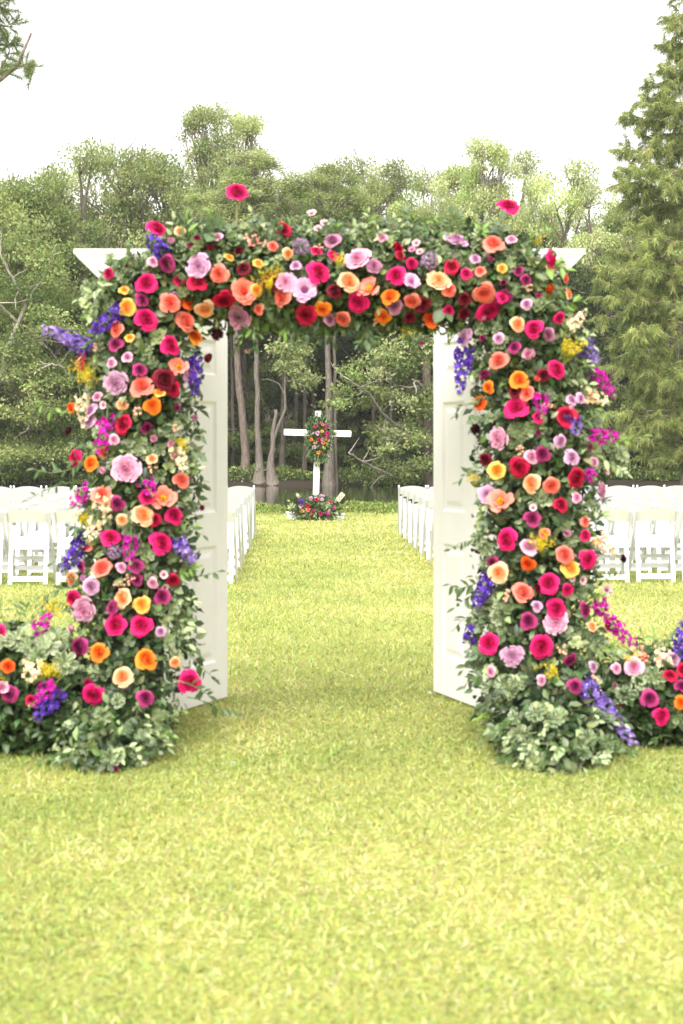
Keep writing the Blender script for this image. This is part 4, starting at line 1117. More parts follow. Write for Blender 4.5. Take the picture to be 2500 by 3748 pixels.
sw = swag('flower_swag', 'hanging swag of roses and trailing greenery tied to the cross centre', 'flower swag', 755, 690, 210, 400, CD - .08, 1500, .07,
    [('rose', H, 695, 490, 35), ('rose', MA, 793, 430, 28), ('rose', OR, 812, 468, 26), ('rose', PU, 832, 520, 25), ('rose', YE, 800, 575, 30), ('ruf', LA, 728, 605, 40), ('scab', 'dark', 910, 555, 26), ('rose', H, 890, 600, 32), ('rose', BU, 825, 645, 36), ('rose', OR, 622, 710, 30), ('rose', C_, 755, 718, 34), ('rose', LA, 803, 712, 28), ('rose', OR, 858, 708, 27), ('rose', PE, 690, 755, 32), ('rose', CO, 822, 762, 33), ('ruf', LA, 670, 837, 36), ('rose', PU, 770, 805, 20), ('rose', YE, 740, 925, 33), ('rose', RO, 770, 912, 20), ('rose', LA, 655, 600, 20)],
    [('stock', 'magenta', 'magenta', 865, 490, 930, 480, .9), ('gold', 'gold', None, 860, 800, 890, 740, .9), ('stock', 'magenta', 'magenta', 890, 640, 880, 690, .8)])
for x0, y0, x1, y1 in ((770, 420, 870, 190), (860, 480, 1060, 420), (900, 560, 1060, 600), (700, 930, 740, 1130), (800, 930, 830, 1140), (640, 880, 560, 990), (610, 500, 580, 380), (840, 880, 900, 1100), (580, 700, 520, 760), (730, 430, 700, 330)):
    sprig(sw, pw(*c4(x0, y0), CD - .2), pw(*c4(x1, y1), CD - .14), 'ruscus', 12, .06, .0)
cbk = swag('flower_arrangement', 'mounded rose and greenery arrangement on the grass at the foot of the cross', 'flower arrangement', 690, 1850, 400, 210, CD - .18, 2200, .07,
    [('rose', PL_, 785, 1625, 26), ('rose', PL_, 825, 1632, 20), ('ruf', LA, 615, 1675, 37), ('rose', H, 712, 1692, 36), ('ruf', LA, 803, 1690, 29), ('rose', PE, 467, 1715, 29), ('rose', H, 937, 1730, 32), ('ruf', LA, 458, 1800, 36), ('rose', C_, 570, 1790, 42), ('rose', CO, 570, 1862, 39), ('rose', YE, 478, 1880, 34), ('rose', PU, 660, 1860, 26), ('rose', H, 640, 1895, 23), ('rose', H, 768, 1920, 38), ('ruf', LA, 510, 1942, 28), ('rose', RO, 610, 1985, 23), ('rose', OR, 938, 1918, 26), ('scab', 'dark', 1007, 1950, 22), ('rose', LA, 925, 1865, 20), ('rose', MA, 385, 1940, 24), ('rose', LA, 360, 1780, 16)],
    [('delphinium', 'violet', 'violet', 500, 1770, 400, 1650, .6), ('stock', 'magenta', 'magenta', 860, 1920, 920, 1915, 1.0), ('stock', 'magenta', 'magenta', 970, 1830, 1030, 1830, .8), ('stock', 'cream', 'cream', 430, 1660, 380, 1590, .4)],
    [(q[0], q[1], .055) for q in ((720, 1800), (780, 1790), (830, 1780), (880, 1800), (760, 1850), (700, 1850), (840, 1840), (660, 1940), (720, 1890), (900, 1780), (590, 1930), (540, 1900))], .22)
for x0, y0, x1, y1 in ((400, 1830, 260, 1720), (380, 1860, 260, 1800), (520, 1690, 440, 1600), (960, 1720, 1000, 1650), (640, 1660, 690, 1600), (420, 1980, 240, 2000), (960, 1980, 1090, 2010), (700, 2000, 660, 2020), (900, 2000, 860, 2030)):
    a, b = pw(*c4(x0, y0), CD - .33), pw(*c4(x1, y1), CD - .36); a[2] = max(a[2], .03); b[2] = max(b[2], .05)
    sprig(cbk, a, b, 'pale' if y0 > 1900 or x0 < 450 else 'ruscus', 12, .06, .0)
# the perforated slat leaning behind the arrangement
a, b = pw(*c4(985, 1790), CD - .20), pw(*c4(1150, 1590), CD - .20)
sl = empty('perforated_slat', tuple(pw(*c4(920, 1870), CD - .2)))
a0 = np.array(sl.location); d = norm(b - a); x_ = np.cross(d, [0, -1, 0]); x_ = norm(x_)
tag(sl, 'beige perforated slat leaning out of the flowers at the cross foot', 'slat')
Lr = np.linalg.norm(b - a0) ; wv = .045
g = Geo(); nseg = 12
yv = np.array([0, -1, 0.])
V = []
for q in range(2):
    for s_ in (-1, 1):
        for e in (-.5, .5): V.append(q * (Lr) * d + x_ * s_ * wv + yv * e * .02)
F = [(0, 1, 3, 2), (4, 6, 7, 5), (0, 4, 5, 1), (2, 3, 7, 6), (1, 5, 7, 3), (0, 2, 6, 4)]
g.add(V, F, (.50, .46, .33)); link('bar', g.mesh('bar', M_wood), sl)
for q in range(8):  # dark raised discs, their colour standing in for the shaded holes
    g = Geo(); c0 = d * (Lr - .03 - q * .034) + x_ * (.018 if q % 2 else -.012) + yv * .0105
    g.tube([c0, c0 + yv * .004], [.010, .010], (.06, .05, .035), 8); link('dark_hole_disc', g.mesh('dark_hole_disc', M_wood), sl)

# ------------------------------------------------------------------ fallen petals and bits
def bit(name, label, cat, px, py, s, c, grp=None):
    D = CAM_Z / ((py - 1014) * K)
    p = pw(px, py, D); p[2] = .022
    g = Geo()
    for q in range(3): petal(g, q * 2.1 + random.random(), .6, .05, .9, math.radians(50), math.radians(100), c, np.clip(np.array(c) * 1.15, 0, 1), .08, 0, 4, 3, 0, q)
    o = link(name, g.mesh(name, M_petal, True)); o.location = p; o.scale = (s, s, s); o.rotation_euler = (.3, .2, random.random() * 6)
    tag(o, label, cat, grp)
bit('fallen_petal', 'pale pink fallen petal on the grass between column foot and open door', 'petal', 378, 1712, .022, (.85, .42, .36))
bit('fallen_petal', 'purple fallen blossom on the grass under the variegated leaves', 'petal', 268, 1770, .024, (.10, .03, .40))
bit('fallen_petal', 'tiny hot pink petal scrap on the grass', 'petal', 459, 1773, .012, (.75, .02, .15))
bit('fallen_petal', 'tiny turquoise petal scrap lying on the grass', 'petal', 536, 1764, .012, (.30, .60, .58))
bit('fallen_petal', 'tiny blue petal scrap lying on the lawn', 'petal', 62, 1944, .009, (.15, .25, .65))
bit('fallen_petal', 'yellow orange fallen petal on the grass near the violet spike column', 'petal', 1107, 1673, .020, (.85, .45, .03))
bit('fallen_petal', 'small purple petal lying on the grass beside greenery', 'petal', 1145, 1735, .015, (.14, .04, .42))
bit('fallen_petal', 'whitish petal on the grass at the foot of the open door', 'petal', 987, 1601, .020, (.8, .72, .62))

# ------------------------------------------------------------------ shore weeds
g = Geo(); n = 26000
x = rng.uniform(-14, 14, n); yb = 28.9 + .5 * rng.normal(size=n) + .2 * np.sin(x * .6)
hgt = (.03 + .13 * (0.5 + .5 * np.sin(x * 2.1 + np.sin(x * 5.3))) * np.clip((yb - 27.6) * .8, 0, 1)) * rng.random(n) ** .7
p = np.stack([x, yb, ground_z(x, yb) + hgt], -1)
scatter(g, DIAMOND, frames(rng.normal(size=(n, 3)) + [0, -.3, .5]), .085 * rng.uniform(.5, 1.2, n), p, jit(choose([(.22, .32, .06), (.32, .38, .10), (.15, .24, .05), (.40, .42, .16)], n), n, .2))
o = link('shore_weeds', g.mesh('shore_weeds', M_tree)); tag(o, 'bright leafy weeds fringing the near bank of the lake', 'weeds', kind='stuff')

# ------------------------------------------------------------------ trees
BARK = (.17, .145, .115)
def limb_path(a, b, n=6, wob=.08, sag=0.0):
    a, b = np.array(a, float), np.array(b, float); t = np.linspace(0, 1, n)[:, None]
    L = np.linalg.norm(b - a)
    off = np.cumsum(rng.normal(0, wob * L / n, (n, 3)), axis=0); off -= off[0]; off -= t * off[-1]
    return a + (b - a) * t + off + np.array([0, 0, sag]) * (4 * t * (1 - t))

CROWN = []
def crown_variant(seed, w, h, nclump, nleaf, leaf, cols, open_=0.0, layered=False, shape='round'):
    """crown in a box of width w and height h standing on z = 0; returns foliage and limb meshes"""
    global rng
    keep = rng; rng = np.random.default_rng(seed)
    g, gl_ = Geo(), Geo()
    cs = []
    while len(cs) < nclump:
        z = rng.random() ** (.85)
        if shape == 'round': rmax = math.sqrt(max(.02, 1 - (2 * z - .9) ** 2 / 1.25)) * .92 + .08
        elif shape == 'tall': rmax = (.50 + .50 * math.sin(min(1, z * 1.1) * math.pi * .9)) * (1 - .45 * z ** 2)
        else: rmax = .5 + .5 * z
        a = rng.uniform(0, 2 * math.pi); r = rmax * (.35 + .65 * math.sqrt(rng.random())); outl = rng.random() < .28; r *= 1.16 if outl else 1.0
        c = np.array([r * math.cos(a) * w / 2, r * math.sin(a) * w / 2, z * h])
        cs.append((c, outl))
    for c, outl in cs:
        rad = rng.uniform(.5, 1.0) * w * (.10 if outl else .165)
        flat = .42 if layered else rng.uniform(.55, .85)
        n = int(nleaf * rng.uniform(.6, 1.4) * (.45 if outl else 1.0))
        d = norm(rng.normal(size=(n, 3))); rr = rad * (rng.random(n) ** .45)[:, None]
        # lobes: sub-tufts
        p = c + d * rr * np.array([1.15, 1.15, flat]) + rng.normal(0, .04 * w * .3, (n, 3))
        base = choose(cols, 1)[0] * rng.uniform(.75, 1.25)
        col = jit(base, n, .18)
        ld = norm(rng.normal(0, .8, (n, 3)) + d * .8 + np.array([0, 0, -.1]))
        R = frames(ld, np.array([0, 0, 1.0]) + rng.normal(0, .6, (n, 3)))
        scatter(g, DIAMOND, R, leaf * rng.uniform(.55, 1.35, n), p, col)
        t0 = np.array([0, 0, max(-.12 * h, c[2] - rng.uniform(.15, .35) * h)]) * np.array([1, 1, 1])
        if rng.random() < .8:
            pth = limb_path(t0, c, 5, .18)
            r0 = .018 * w * rng.uniform(.6, 1.2)
            gl_.tube(pth, np.linspace(r0, r0 * .22, 5), np.array(BARK) * rng.uniform(.9, 1.5), 5)
            for _ in range(3):
                e = c + rng.normal(0, rad * .8, 3)
                gl_.tube(limb_path(pth[3], e, 4, .15), np.linspace(r0 * .35, r0 * .08, 4), np.array(BARK) * rng.uniform(1, 1.8), 3)
    out = (g.mesh('crown', M_tree), gl_.mesh('limbs', M_bark), w, h)
    rng = keep
    return out
LIGHT = [(.38, .44, .17), (.42, .47, .20), (.32, .40, .14), (.45, .49, .24)]  # foliage colour raised to paint in the sky glow on upper crowns
MID = [(.24, .31, .09), (.28, .35, .11), (.18, .25, .07), (.32, .37, .13)]
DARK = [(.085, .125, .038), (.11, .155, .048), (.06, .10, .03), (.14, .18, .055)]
CV = dict(
    mid1=crown_variant(11, 4.6, 7.5, 74, 520, .105, MID), mid2=crown_variant(12, 4.8, 7.0, 70, 480, .12, MID),
    light1=crown_variant(13, 4.2, 8.0, 105, 300, .12, LIGHT, shape='tall'), light2=crown_variant(14, 4.6, 7.0, 66, 480, .105, LIGHT),
    airy=crown_variant(15, 5.4, 5.4, 84, 300, .11, LIGHT + MID, layered=True, shape='round'),
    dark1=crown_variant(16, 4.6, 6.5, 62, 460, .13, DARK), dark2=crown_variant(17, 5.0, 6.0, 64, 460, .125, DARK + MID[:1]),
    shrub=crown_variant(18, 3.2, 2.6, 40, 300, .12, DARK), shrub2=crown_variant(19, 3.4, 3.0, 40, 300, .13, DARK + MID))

def trunk_mesh(path, r0, r1, flare=0.0, col=BARK, n=10):
    g = Geo(); path = np.asarray(path, float); m = len(path)
    hgt = path[:, 2] - path[0, 2]
    r = np.linspace(r0, r1, m) + flare * r0 * np.exp(-hgt / .55)
    g.tube(path, r, np.array(col), n)
    return g.mesh('trunk', M_bark, True)

def tree(name, label, px, D, ytop, cw, base_frac, variant, tr=.14, lean=0.0, flare=.0, group=None, cat='tree', bark=BARK, dx=0.0, cscale=None, tpath=None):
    """px: overview column of the trunk foot, ytop: overview row of the top"""
    b = pw(px, 1014, D); z0 = float(ground_z(np.array(b[0]), np.array(D))); z0 = max(z0, WATER_Z - .15)
    top = CAM_Z + (1014 - ytop) * K * D
    H_ = top - z0
    e = empty(name, (b[0], D, z0 - .05))
    tag(e, label, cat, group)
    hc = H_ * (1 - base_frac)
    fol, lim, w0, h0 = CV[variant]
    cx = lean * H_ + dx
    if tpath is None:
        tpath = limb_path((0, 0, 0), (cx, 0, H_ * base_frac + hc * .55), 8, .03)
    link('trunk', trunk_mesh(tpath, tr, tr * .25, flare, bark), e)
    rz = random.uniform(0, 6.28); sx = cw / w0; sz = hc / h0
    for nm, me in (('limbs', lim), ('crown', fol)):
        o = link(nm, me, e); o.location = (cx, 0, H_ * base_frac); o.rotation_euler = (0, 0, rz); o.scale = (sx, sx, sz)
    return e

WG = 'trees of the far bank'
T = [  # label, px, D, ytop, crown width m, base frac, variant, trunk r, lean, flare
    ('bushy mid green tree leaning over the water beyond the chairs', 15, 59.5, 450, 5.4, .08, 'mid1', .16, 0, 0),
    ('yellow green bushy tree beside the leaning water edge tree', 95, 60.5, 400, 5.4, .10, 'mid2', .17, 0, 0),
    ('tall rounded yellow green tree next to the flat topped tree', 195, 63, 358, 5.6, .2, 'light2', .18, 0, 0),
    ('flat topped tree with open layered branches showing sky', 300, 65, 352, 6.6, .42, 'airy', .2, 0, 0),
    ('open layered tree crowding the tall forked tree', 385, 67, 400, 5.6, .35, 'airy', .18, 0, 0),
    ('pale trunked tall tree that tops all others, first fork', 470, 64, 250, 3.9, .40, 'light1', .2, 0, 0),
    ('pale trunked tall tree that tops all others, second fork', 560, 65, 268, 3.8, .42, 'light1', .2, .0, 0),
    ('low tree under the gap beside the tall forked tree', 655, 66, 436, 4.6, .30, 'mid2', .15, 0, 0),
    ('hazy green tree with loose crown above the cross', 715, 74, 396, 5.0, .35, 'light2', .17, 0, 0),
    ('rounded green tree straight above the cross beam', 830, 76, 372, 5.8, .35, 'light2', .17, 0, 0),
    ('dark green tree between two pale crowns', 905, 72, 392, 4.6, .32, 'mid1', .17, 0, 0),
    ('pale leaved tree rising behind the upright stemmed pink rose', 985, 68, 405, 4.6, .30, 'light2', .16, 0, 0),
    ('slim pale tree left of the twin peaked one', 1055, 70, 385, 4.2, .32, 'light1', .16, 0, 0),
    ('twin peaked tall tree behind the stemmed pink rose', 1120, 64, 328, 3.8, .34, 'light1', .18, 0, 0),
    ('second peak of the tall twin tree with open twigs', 1195, 66, 362, 4.0, .34, 'light2', .18, 0, 0),
    ('round topped yellow green tree beside the feathery cypress', 1300, 62, 388, 4.6, .25, 'light2', .18, 0, 0),
    ('pale tree in front of the round topped tree', 1365, 66, 440, 4.4, .25, 'light2', .16, 0, 0),
    ('bright leafed tree partly hidden behind the feathery cypress', 1450, 64, 480, 5.2, .18, 'light2', .17, 0, 0),
    ('mid green tree mostly hidden behind the cypress trunk', 1550, 66, 440, 5.4, .2, 'mid2', .17, 0, 0),
]
for lb, px, D, yt, cw, bf, v, tr, ln, fl in T:
    tree('leafy_tree', lb, px, D, yt, cw, bf, v, tr, ln, fl, WG)
# lower front trees that fill the bank above the water
BT = ['beneath the bushy leaning tree', 'beneath the yellow green bushy tree', 'at the wood edge past the crooked limbed tree', 'beneath the tall rounded tree', 'beneath the flat topped tree', 'beneath the open layered tree', 'behind the patchy barked swamp tree', 'behind the broken swamp trunk', 'straight behind the cross', 'behind the arching bare limbs',
      'above the arching bare limbs', 'behind the dark slanting trunk', 'beneath the twin peaked tree', 'beneath the second peak of the twin tree', 'beneath the round topped tree', 'beside the feathery cypress', 'behind the moss hung cypress limbs', 'past the cypress trunk']
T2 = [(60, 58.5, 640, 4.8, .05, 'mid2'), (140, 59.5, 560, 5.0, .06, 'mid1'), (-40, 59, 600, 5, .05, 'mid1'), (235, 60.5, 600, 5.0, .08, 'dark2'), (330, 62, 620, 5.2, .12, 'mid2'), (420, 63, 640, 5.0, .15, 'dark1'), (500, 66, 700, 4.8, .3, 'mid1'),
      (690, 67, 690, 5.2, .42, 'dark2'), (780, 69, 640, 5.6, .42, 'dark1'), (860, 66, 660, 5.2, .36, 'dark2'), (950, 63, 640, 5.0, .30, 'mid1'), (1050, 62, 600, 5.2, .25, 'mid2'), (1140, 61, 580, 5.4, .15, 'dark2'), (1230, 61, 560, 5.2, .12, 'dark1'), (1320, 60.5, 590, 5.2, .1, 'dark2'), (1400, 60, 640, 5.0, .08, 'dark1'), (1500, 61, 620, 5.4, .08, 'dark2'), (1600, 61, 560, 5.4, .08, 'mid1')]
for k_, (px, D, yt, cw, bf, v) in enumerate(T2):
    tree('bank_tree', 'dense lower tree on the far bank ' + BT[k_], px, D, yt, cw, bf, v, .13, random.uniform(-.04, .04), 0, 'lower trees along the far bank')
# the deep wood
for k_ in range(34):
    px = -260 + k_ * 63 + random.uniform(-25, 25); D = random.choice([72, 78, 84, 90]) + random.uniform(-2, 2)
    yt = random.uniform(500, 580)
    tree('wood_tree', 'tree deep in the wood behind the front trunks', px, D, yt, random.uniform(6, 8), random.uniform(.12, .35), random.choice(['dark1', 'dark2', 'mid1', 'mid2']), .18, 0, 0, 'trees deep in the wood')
# visible bare trunks by the water
def bare_tree(label, pts, D, r0, r1, flare, bark, crown=None):
    P_ = [pw(a, b, D) for a, b in pts]
    P_[0][2] = min(P_[0][2], WATER_Z - .1) if D < 58.2 else P_[0][2]
    base = P_[0].copy()
    e = empty('swamp_tree', tuple(base)); tag(e, label, 'tree', None)
    path = np.array(P_) - base
    # densify
    tt = np.linspace(0, 1, 14); s_ = np.linspace(0, 1, len(path))
    path = np.stack([np.interp(tt, s_, path[:, q]) for q in range(3)], -1)
    path[:, 0] += rng.normal(0, .02, 14); path[0, 0] = 0
    link('trunk', trunk_mesh(path, r0, r1, flare, bark, 12), e)
    if crown:
        v, cw, ch, dz = crown
        fol, lim, w0, h0 = CV[v]
        for nm, me in (('limbs', lim), ('crown', fol)):
            o = link(nm, me, e); o.location = path[-1] + np.array([0, .4, dz]); o.scale = (cw / w0, cw / w0, ch / h0); o.rotation_euler = (0, 0, random.random() * 6)
    return e
PALEB = (.165, .14, .115)
bare_tree('swamp tree with thick patchy bark trunk rising beside the open door', [(567, 1110), (562, 1020), (553, 920), (546, 840), (540, 740), (536, 640)], 58.4, .17, .12, .8, (.16, .125, .10), ('light2', 4.4, 5.0, -.8))
bare_tree('straight grey swamp tree with widely flared foot beside the broken trunk', [(596, 1113), (594, 1060), (590, 960), (591, 880), (587, 800), (584, 700), (582, 600)], 57.8, .125, .08, 2.3, PALEB, ('light1', 4.0, 5.0, -.6))
bt = bare_tree('broken topped swamp trunk with flared foot and thin forked side stem', [(627, 1115), (620, 1080), (624, 1040), (630, 980), (634, 940)], 57.6, .125, .065, 2.0, PALEB)
base = np.array(bt.location)
g = Geo(); pth = np.array([pw(a, b, 57.6) for a, b in ((628, 1010), (640, 975), (655, 940), (654, 890), (656, 840), (650, 800))]) - base
g.tube(pth, [.07, .06, .055, .045, .035, .02], PALEB, 6); g.tube(np.array([pw(a, b, 57.6) for a, b in ((653, 905), (640, 880), (615, 870), (600, 872))]) - base, [.03, .025, .018, .01], PALEB, 5)
g.tube(np.array([pw(a, b, 57.6) for a, b in ((655, 860), (668, 845), (685, 838))]) - base, [.025, .018, .01], PALEB, 5)
link('side_stem', g.mesh('side_stem', M_bark), bt)
g = Geo()
for cx, cy, rx, ry, n in ((668, 838, 34, 22, 420), (700, 872, 36, 20, 380), (650, 800, 40, 18, 380), (690, 800, 30, 20, 300)):
    c = pw(cx, cy, 57.6); kk = K * 57.6
    p = c + rng.normal(0, .5, (n, 3)) * np.array([rx * kk, .5, ry * kk])
    scatter(g, DIAMOND, frames(rng.normal(size=(n, 3)) + [0, -.3, -.2]), .17 * rng.uniform(.6, 1.3, n), p - base, jit(choose(LIGHT, n), n, .2))
link('crown', g.mesh('crown', M_tree), bt)
bare_tree('thick grey cypress trunk standing in the water behind the cross', [(756, 1118), (756, 1060), (755, 980), (754, 880), (752, 780), (750, 640)], 57.4, .21, .075, .5, (.155, .135, .11), ('mid1', 4.6, 5.0, -.6))
bare_tree('slender trunk standing right against the thick cypress behind the cross', [(771, 1118), (770, 1060), (769, 960), (769, 860), (768, 740), (767, 640)], 57.6, .085, .05, .4, (.15, .125, .10), ('light2', 3.6, 4.5, -.6))
bare_tree('dark slanting trunk at the water edge next to the open door', [(992, 1115), (988, 1050), (985, 960), (980, 860), (975, 720)], 57.8, .24, .15, .6, (.13, .10, .08), ('mid2', 4.6, 5.0, -.8))
for k_, (px, yb) in enumerate(((648, 1096), (535, 1100), (680, 1098), (720, 1096), (840, 1098), (900, 1100), (930, 1100), (1420, 1105), (1490, 1105), (515, 1098), (700, 1096), (860, 1096), (952, 1098), (100, 1098), (1340, 1100))):
    D = 60 + (k_ % 5) * 1.6
    bare_tree('slim dim trunk standing in the shade of the far wood', [(px, 1094), (px + random.uniform(-4, 4), 960), (px + random.uniform(-8, 8), 760)], D, random.uniform(.07, .15), .06, .5, (.10, .082, .066))['group'] = 'dim trunks in the shade'

# low shrubs and reeds on the far bank
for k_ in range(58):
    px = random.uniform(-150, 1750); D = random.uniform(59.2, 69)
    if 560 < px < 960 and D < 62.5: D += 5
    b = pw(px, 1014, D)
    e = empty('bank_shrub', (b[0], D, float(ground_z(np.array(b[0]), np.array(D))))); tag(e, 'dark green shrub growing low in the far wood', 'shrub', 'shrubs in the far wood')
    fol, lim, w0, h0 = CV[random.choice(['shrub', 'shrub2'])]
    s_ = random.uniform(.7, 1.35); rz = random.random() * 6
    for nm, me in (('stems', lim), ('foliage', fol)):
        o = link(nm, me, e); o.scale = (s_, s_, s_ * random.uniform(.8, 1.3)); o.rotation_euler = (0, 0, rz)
g = Geo(); n = 16000
x = rng.uniform(-17, 17, n); y = 57.6 + np.abs(rng.normal(0, .9, n))
hh = rng.random(n) * (.25 + .35 * (.5 + .5 * np.sin(x * .9 + 2 * np.sin(x * .37))))
p = np.stack([x, y, np.maximum(ground_z(x, y), WATER_Z) + hh], -1)
scatter(g, DIAMOND, frames(rng.normal(size=(n, 3)) + [0, -.3, .9]), .14 * rng.uniform(.5, 1.3, n), p, jit(choose(MID + DARK, n), n, .25))
o = link('bank_undergrowth', g.mesh('bank_undergrowth', M_tree)); tag(o, 'low green undergrowth along the far water edge', 'undergrowth', kind='stuff')

# leaning tree with bare arching limbs over the water
def limb_tree(name, label, base, limbs, clumps, bark, leafcols, leaf=.15):
    e = empty(name, tuple(base)); tag(e, label, 'tree')
    g = Geo(); first = True
    for pts, r0, r1 in limbs:
        P_ = np.array([pw(a, b, d) for a, b, d in pts]) - base
        tt = np.linspace(0, 1, 4 * len(P_)); s_ = np.linspace(0, 1, len(P_))
        P2 = np.stack([np.interp(tt, s_, P_[:, q]) for q in range(3)], -1)
        P2[1:-1] += rng.normal(0, r0 * .25, (len(P2) - 2, 3))
        gg = Geo(); gg.tube(P2, np.linspace(r0, r1, len(P2)), bark, 7)
        link('trunk' if first else 'limb', gg.mesh('trunk' if first else 'limb', M_bark, True), e); first = False
        for _ in range(5):
            q = rng.integers(len(P2) // 3, len(P2)); en = P2[q] + rng.normal(0, .55, 3)
            g.tube(limb_path(P2[q], en, 5, .25), np.linspace(r1 * 1.1, .006, 5), np.array(bark) * 1.35, 4)
    tag(link('twigs', g.mesh('twigs', M_bark), e), kind='stuff')
    g = Geo()
    for cx, cy, d, rx, ry, n in clumps:
        c = pw(cx, cy, d); kk = K * d
        for _ in range(6):
            cc = c + rng.normal(0, .5, 3) * np.array([rx * kk, .7, ry * kk]); m = n // 6
            p = cc + rng.normal(0, .32, (m, 3)) * np.array([rx * kk, .6, ry * kk])
            scatter(g, DIAMOND, frames(rng.normal(size=(m, 3)) + [0, -.3, -.1]), leaf * rng.uniform(.5, 1.3, m), p - base, jit(choose(leafcols, 1)[0] * rng.uniform(.8, 1.25), m, .2))
    link('crown', g.mesh('crown', M_tree), e)
    return e
base = pw(1010, 1014, 57.5); base[2] = -.45
limb_tree('arching_tree', 'tree with pale bare limbs arching out low over the water beside the cross', base,
    [([(1010, 1108, 57.5), (1005, 1000, 57), (985, 930, 56.5), (960, 900, 56)], .2, .11), ([(975, 985, 57), (920, 985, 56), (880, 950, 55), (845, 900, 54.5), (800, 870, 54)], .09, .025), ([(985, 960, 57), (915, 925, 55.5), (870, 880, 55), (860, 820, 54.5)], .07, .02),
     ([(990, 1065, 57), (935, 1075, 56), (885, 1088, 55.5), (840, 1065, 55), (800, 1040, 54.5)], .085, .03), ([(965, 985, 56), (920, 1000, 55.4), (870, 985, 55)], .05, .02), ([(985, 920, 56), (965, 880, 55), (945, 870, 54.8)], .07, .04)],
    [(900, 830, 55, 70, 34, 1500), (840, 855, 54.6, 50, 26, 900), (950, 800, 55.2, 60, 40, 1300), (930, 1000, 55.4, 60, 26, 1100), (960, 1060, 55.6, 55, 26, 1000), (870, 915, 55, 50, 24, 800), (975, 930, 55.5, 50, 34, 900), (780, 915, 54.4, 34, 20, 450), (900, 1030, 55, 30, 14, 350)], (.23, .205, .17), LIGHT + MID)
base = pw(-60, 1014, 57.5); base[2] = -.45
limb_tree('arching_tree', 'bushy tree with pale crooked limbs reaching over the water beyond the lilac delphinium spike', base,
    [([(-60, 1108, 57.5), (-40, 1000, 57), (-10, 900, 56.5), (20, 800, 56)], .22, .12), ([(10, 820, 56), (60, 700, 56), (30, 640, 55.6), (0, 580, 55.4)], .1, .03), ([(0, 880, 56.5), (60, 860, 55.5), (120, 835, 55), (150, 845, 55)], .07, .02), ([(60, 690, 56), (100, 640, 55.5), (130, 560, 55)], .06, .02), ([(20, 800, 56), (90, 780, 55.4), (140, 760, 55)], .06, .02), ([(60, 890, 56), (80, 940, 55.4), (60, 990, 55)], .04, .015), ([(40, 740, 56), (0, 700, 55.5), (-30, 650, 55)], .07, .03)],
    [(40, 640, 55.6, 80, 40, 1300), (110, 600, 55.4, 70, 40, 1200), (30, 780, 55.4, 70, 34, 1100), (120, 720, 55.2, 60, 34, 1000), (60, 860, 55.4, 70, 30, 1000), (20, 950, 55.2, 60, 30, 900), (120, 930, 55.4, 60, 34, 900), (40, 1050, 55.6, 70, 24, 1000), (160, 1040, 55.8, 60, 30, 900), (60, 540, 56, 80, 36, 1100)], (.30, .27, .22), MID + LIGHT[:1])

# feathery cypress
def cypress(name, label, base, H_, limbs_spec, seed):
    global rng
    keep = rng; rng = np.random.default_rng(seed)
    e = empty(name, tuple(base)); tag(e, label, 'tree')
    path = limb_path((0, 0, 0), (.2, 0, H_), 12, .01)
    link('trunk', trunk_mesh(path, .30, .03, .5, (.24, .19, .15), 12), e)
    gl_, g, gm = Geo(), Geo(), Geo()
    for z, a, L, up in limbs_spec:
        p0 = np.array([.2 * z / H_, 0, z]); dirn = np.array([math.cos(a), math.sin(a), up])
        pth = limb_path(p0, p0 + dirn * L, 8, .06, .12 * L * .5)
        r0 = .012 + .016 * L
        gl_.tube(pth, np.linspace(r0, .008, 8), (.22, .17, .135), 5)
        nb = int(8 * L) + 6
        for q in range(nb):
            t = .18 + .82 * rng.random()
            k_ = t * 7; i0 = int(min(k_, 6)); f = k_ - i0
            s0 = pth[i0] * (1 - f) + pth[i0 + 1] * f
            en = s0 + norm(rng.normal(0, .7, 3) + dirn * .6 + np.array([0, 0, -.1])) * rng.uniform(.3, .8) * (1.15 - .4 * t)
            tw = limb_path(s0, en, 5, .12, .05)
            gl_.tube(tw, np.linspace(.009, .003, 5), (.20, .16, .12), 3)
            n = 75
            tt = rng.random(n) ** .8; kk = tt * 4; i1 = np.minimum(kk.astype(int), 3); ff = (kk - i1)[:, None]
            p = tw[i1] * (1 - ff) + tw[i1 + 1] * ff
            d = norm(rng.normal(0, .6, (n, 3)) + norm(en - s0) * .5 + np.array([0, 0, -.85]))
            base_c = np.array([(.33, .38, .12), (.27, .33, .10), (.40, .43, .15), (.20, .25, .07)][rng.integers(4)]) * rng.uniform(.85, 1.2)
            scatter(g, BLADE1, frames(d), np.stack([.020 * rng.uniform(.7, 1.3, n), .25 * rng.uniform(.5, 1.2, n), np.full(n, .2)], -1), p + rng.normal(0, .02, (n, 3)), jit(base_c, n, .18))
        if rng.random() < .28:
            for _ in range(10):
                t = rng.random(); s0 = pth[int(t * 6)] + rng.normal(0, .04, 3); h = rng.uniform(.2, .7)
                gm.tube([s0, s0 + [rng.normal(0, .03), 0, -h * .6], s0 + [rng.normal(0, .05), 0, -h]], [.014, .012, .003], (.33, .31, .26), 3)
    link('limbs', gl_.mesh('limbs', M_bark), e); link('crown', g.mesh('crown', M_tree), e)
    if gm.n: tag(link('hanging_moss', gm.mesh('hanging_moss', M_bark), e), kind='stuff')
    rng = keep
    return e
D = 47.0
base = pw(1585, 1014, D); base[2] = -.9
Hc = 17.5
ls = []
for k_ in range(60):
    z = 2.0 + (Hc - 2.4) * (k_ / 60) ** .92
    a = k_ * 2.399 + random.uniform(-.3, .3)
    L = (3.5 * (1 - z / Hc) ** .6 + .35) * random.uniform(.7, 1.1)
    ls.append((z, a, L, random.uniform(-.1, .28)))
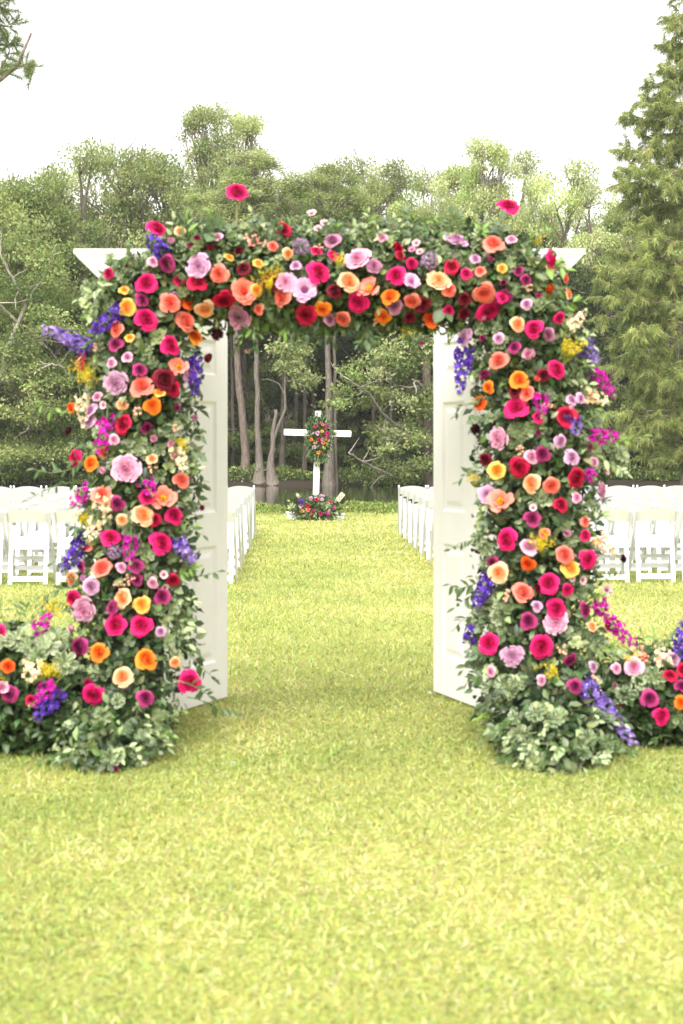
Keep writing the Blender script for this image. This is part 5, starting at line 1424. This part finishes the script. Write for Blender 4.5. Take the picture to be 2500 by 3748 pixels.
# limbs that show towards the doors
for py, x_end in ((95, 1530), (160, 1500), (235, 1440), (285, 1420), (340, 1410), (395, 1400), (440, 1395), (470, 1420), (530, 1440), (600, 1400), (640, 1370), (690, 1375), (740, 1380), (800, 1400), (850, 1430), (900, 1450), (960, 1440), (1010, 1430), (1040, 1470)):
    z = CAM_Z - (py - 1014) * K * D - base[2]
    ls.append((z - .15, math.pi + random.uniform(-.25, .25), (1585 - x_end) * K * D, random.uniform(-.02, .15)))
    ls.append((z - .35, math.pi + random.uniform(-.9, .9), (1585 - x_end) * K * D * .8, random.uniform(-.02, .15)))
cypress('cypress_tree', 'tall feathery yellow green cypress standing in the lake with hanging grey moss', base, Hc, ls, 5)

# pine on the lawn whose branch reaches into the picture
base = pw(-75, 1014, 25.0); base[2] = -.02
pt = empty('pine_tree', tuple(base)); tag(pt, 'pine tree with a broken bare branch stub and long needles against the sky', 'tree')
path = limb_path((0, 0, 0), (-.1, 0, 11.5), 10, .01)
link('trunk', trunk_mesh(path, .2, .05, .35, (.20, .145, .11), 12), pt)
gl_, g = Geo(), Geo()
D = 25.0
def lp(*pts): return np.array([pw(a, b, D + dd) for a, b, dd in pts]) - base
limbs = [(lp((-75, 235, 0), (-30, 205, -.1), (5, 180, -.2), (40, 150, -.25), (55, 115, -.25), (72, 76, -.25)), .045, .022, True), (lp((30, 158, -.2), (50, 150, -.3), (70, 158, -.35), (78, 165, -.35)), .018, .006, False), (lp((-70, 60, 0), (-30, 50, .1), (10, 60, .1), (32, 62, .1)), .03, .007, False),
         (lp((-70, 20, 0), (-20, 10, .0), (15, 20, .1), (28, 40, .1)), .03, .006, False), (lp((-20, 198, -.1), (0, 160, .1), (22, 120, .2), (20, 95, .2)), .02, .006, False), (lp((-70, 110, 0), (-20, 100, .1), (20, 105, .1), (30, 90, .1)), .025, .006, False), (lp((-70, -30, 0), (-10, -40, .1), (25, -20, .1)), .03, .006, False), (lp((-80, 150, 0), (-140, 120, .3), (-200, 130, .4)), .04, .01, False), (lp((-80, 60, 0), (-140, 20, .3), (-200, 30, .4)), .04, .01, False), (lp((-80, -60, 0), (-130, -90, -.3), (-170, -80, -.4)), .03, .008, False), (lp((-78, -90, 0), (-30, -120, -.3), (0, -130, -.4)), .03, .008, False)]
for P_, r0, r1, bare in limbs:
    tt = np.linspace(0, 1, 3 * len(P_)); s_ = np.linspace(0, 1, len(P_))
    P2 = np.stack([np.interp(tt, s_, P_[:, q]) for q in range(3)], -1)
    gl_.tube(P2, np.linspace(r0, r1, len(P2)), (.22, .17, .155), 6)
    nb = 7 if bare else 17
    for q in range(nb):
        t = rng.uniform(.05, .55) if bare else rng.uniform(.2, 1)
        c = P2[int(t * (len(P2) - 1))]; en = c + norm(rng.normal(size=3) + [0, 0, .3]) * rng.uniform(.1, .35)
        gl_.tube([c, (c + en) / 2 + [0, 0, .02], en], [.007, .005, .003], (.2, .16, .13), 4)
        n = 90
        tq = rng.random((n, 1)) ** .6
        p = c + (en - c) * tq
        d = norm(norm(en - c) * .7 + rng.normal(0, .55, (n, 3)))
        scatter(g, BLADE1, frames(d), np.stack([np.full(n, .0065), .13 * rng.uniform(.6, 1.2, n), np.full(n, .1)], -1), p, jit(choose([(.16, .22, .07), (.21, .26, .08), (.12, .17, .055)], n), n, .2))
link('limbs', gl_.mesh('limbs', M_bark), pt); link('crown', g.mesh('crown', M_tree), pt)

# ------------------------------------------------------------------ haze volume, added to lighten and fade the far trees
g = Geo(); g.box(-90, 90, -20, 125, -2.2, 22, (1, 1, 1))
hm = bpy.data.materials.new('haze'); hm.use_nodes = True
hm.node_tree.nodes.clear()
pv = hm.node_tree.nodes.new('ShaderNodeVolumePrincipled'); ho = hm.node_tree.nodes.new('ShaderNodeOutputMaterial')
pv.inputs['Color'].default_value = (.93, .95, .93, 1); pv.inputs['Density'].default_value = .0005; pv.inputs['Anisotropy'].default_value = .2
hm.node_tree.links.new(pv.outputs[0], ho.inputs['Volume'])
o = link('haze', g.mesh('haze', hm)); tag(o, 'thin pale haze added to lighten and fade the far trees', 'haze', kind='stuff')
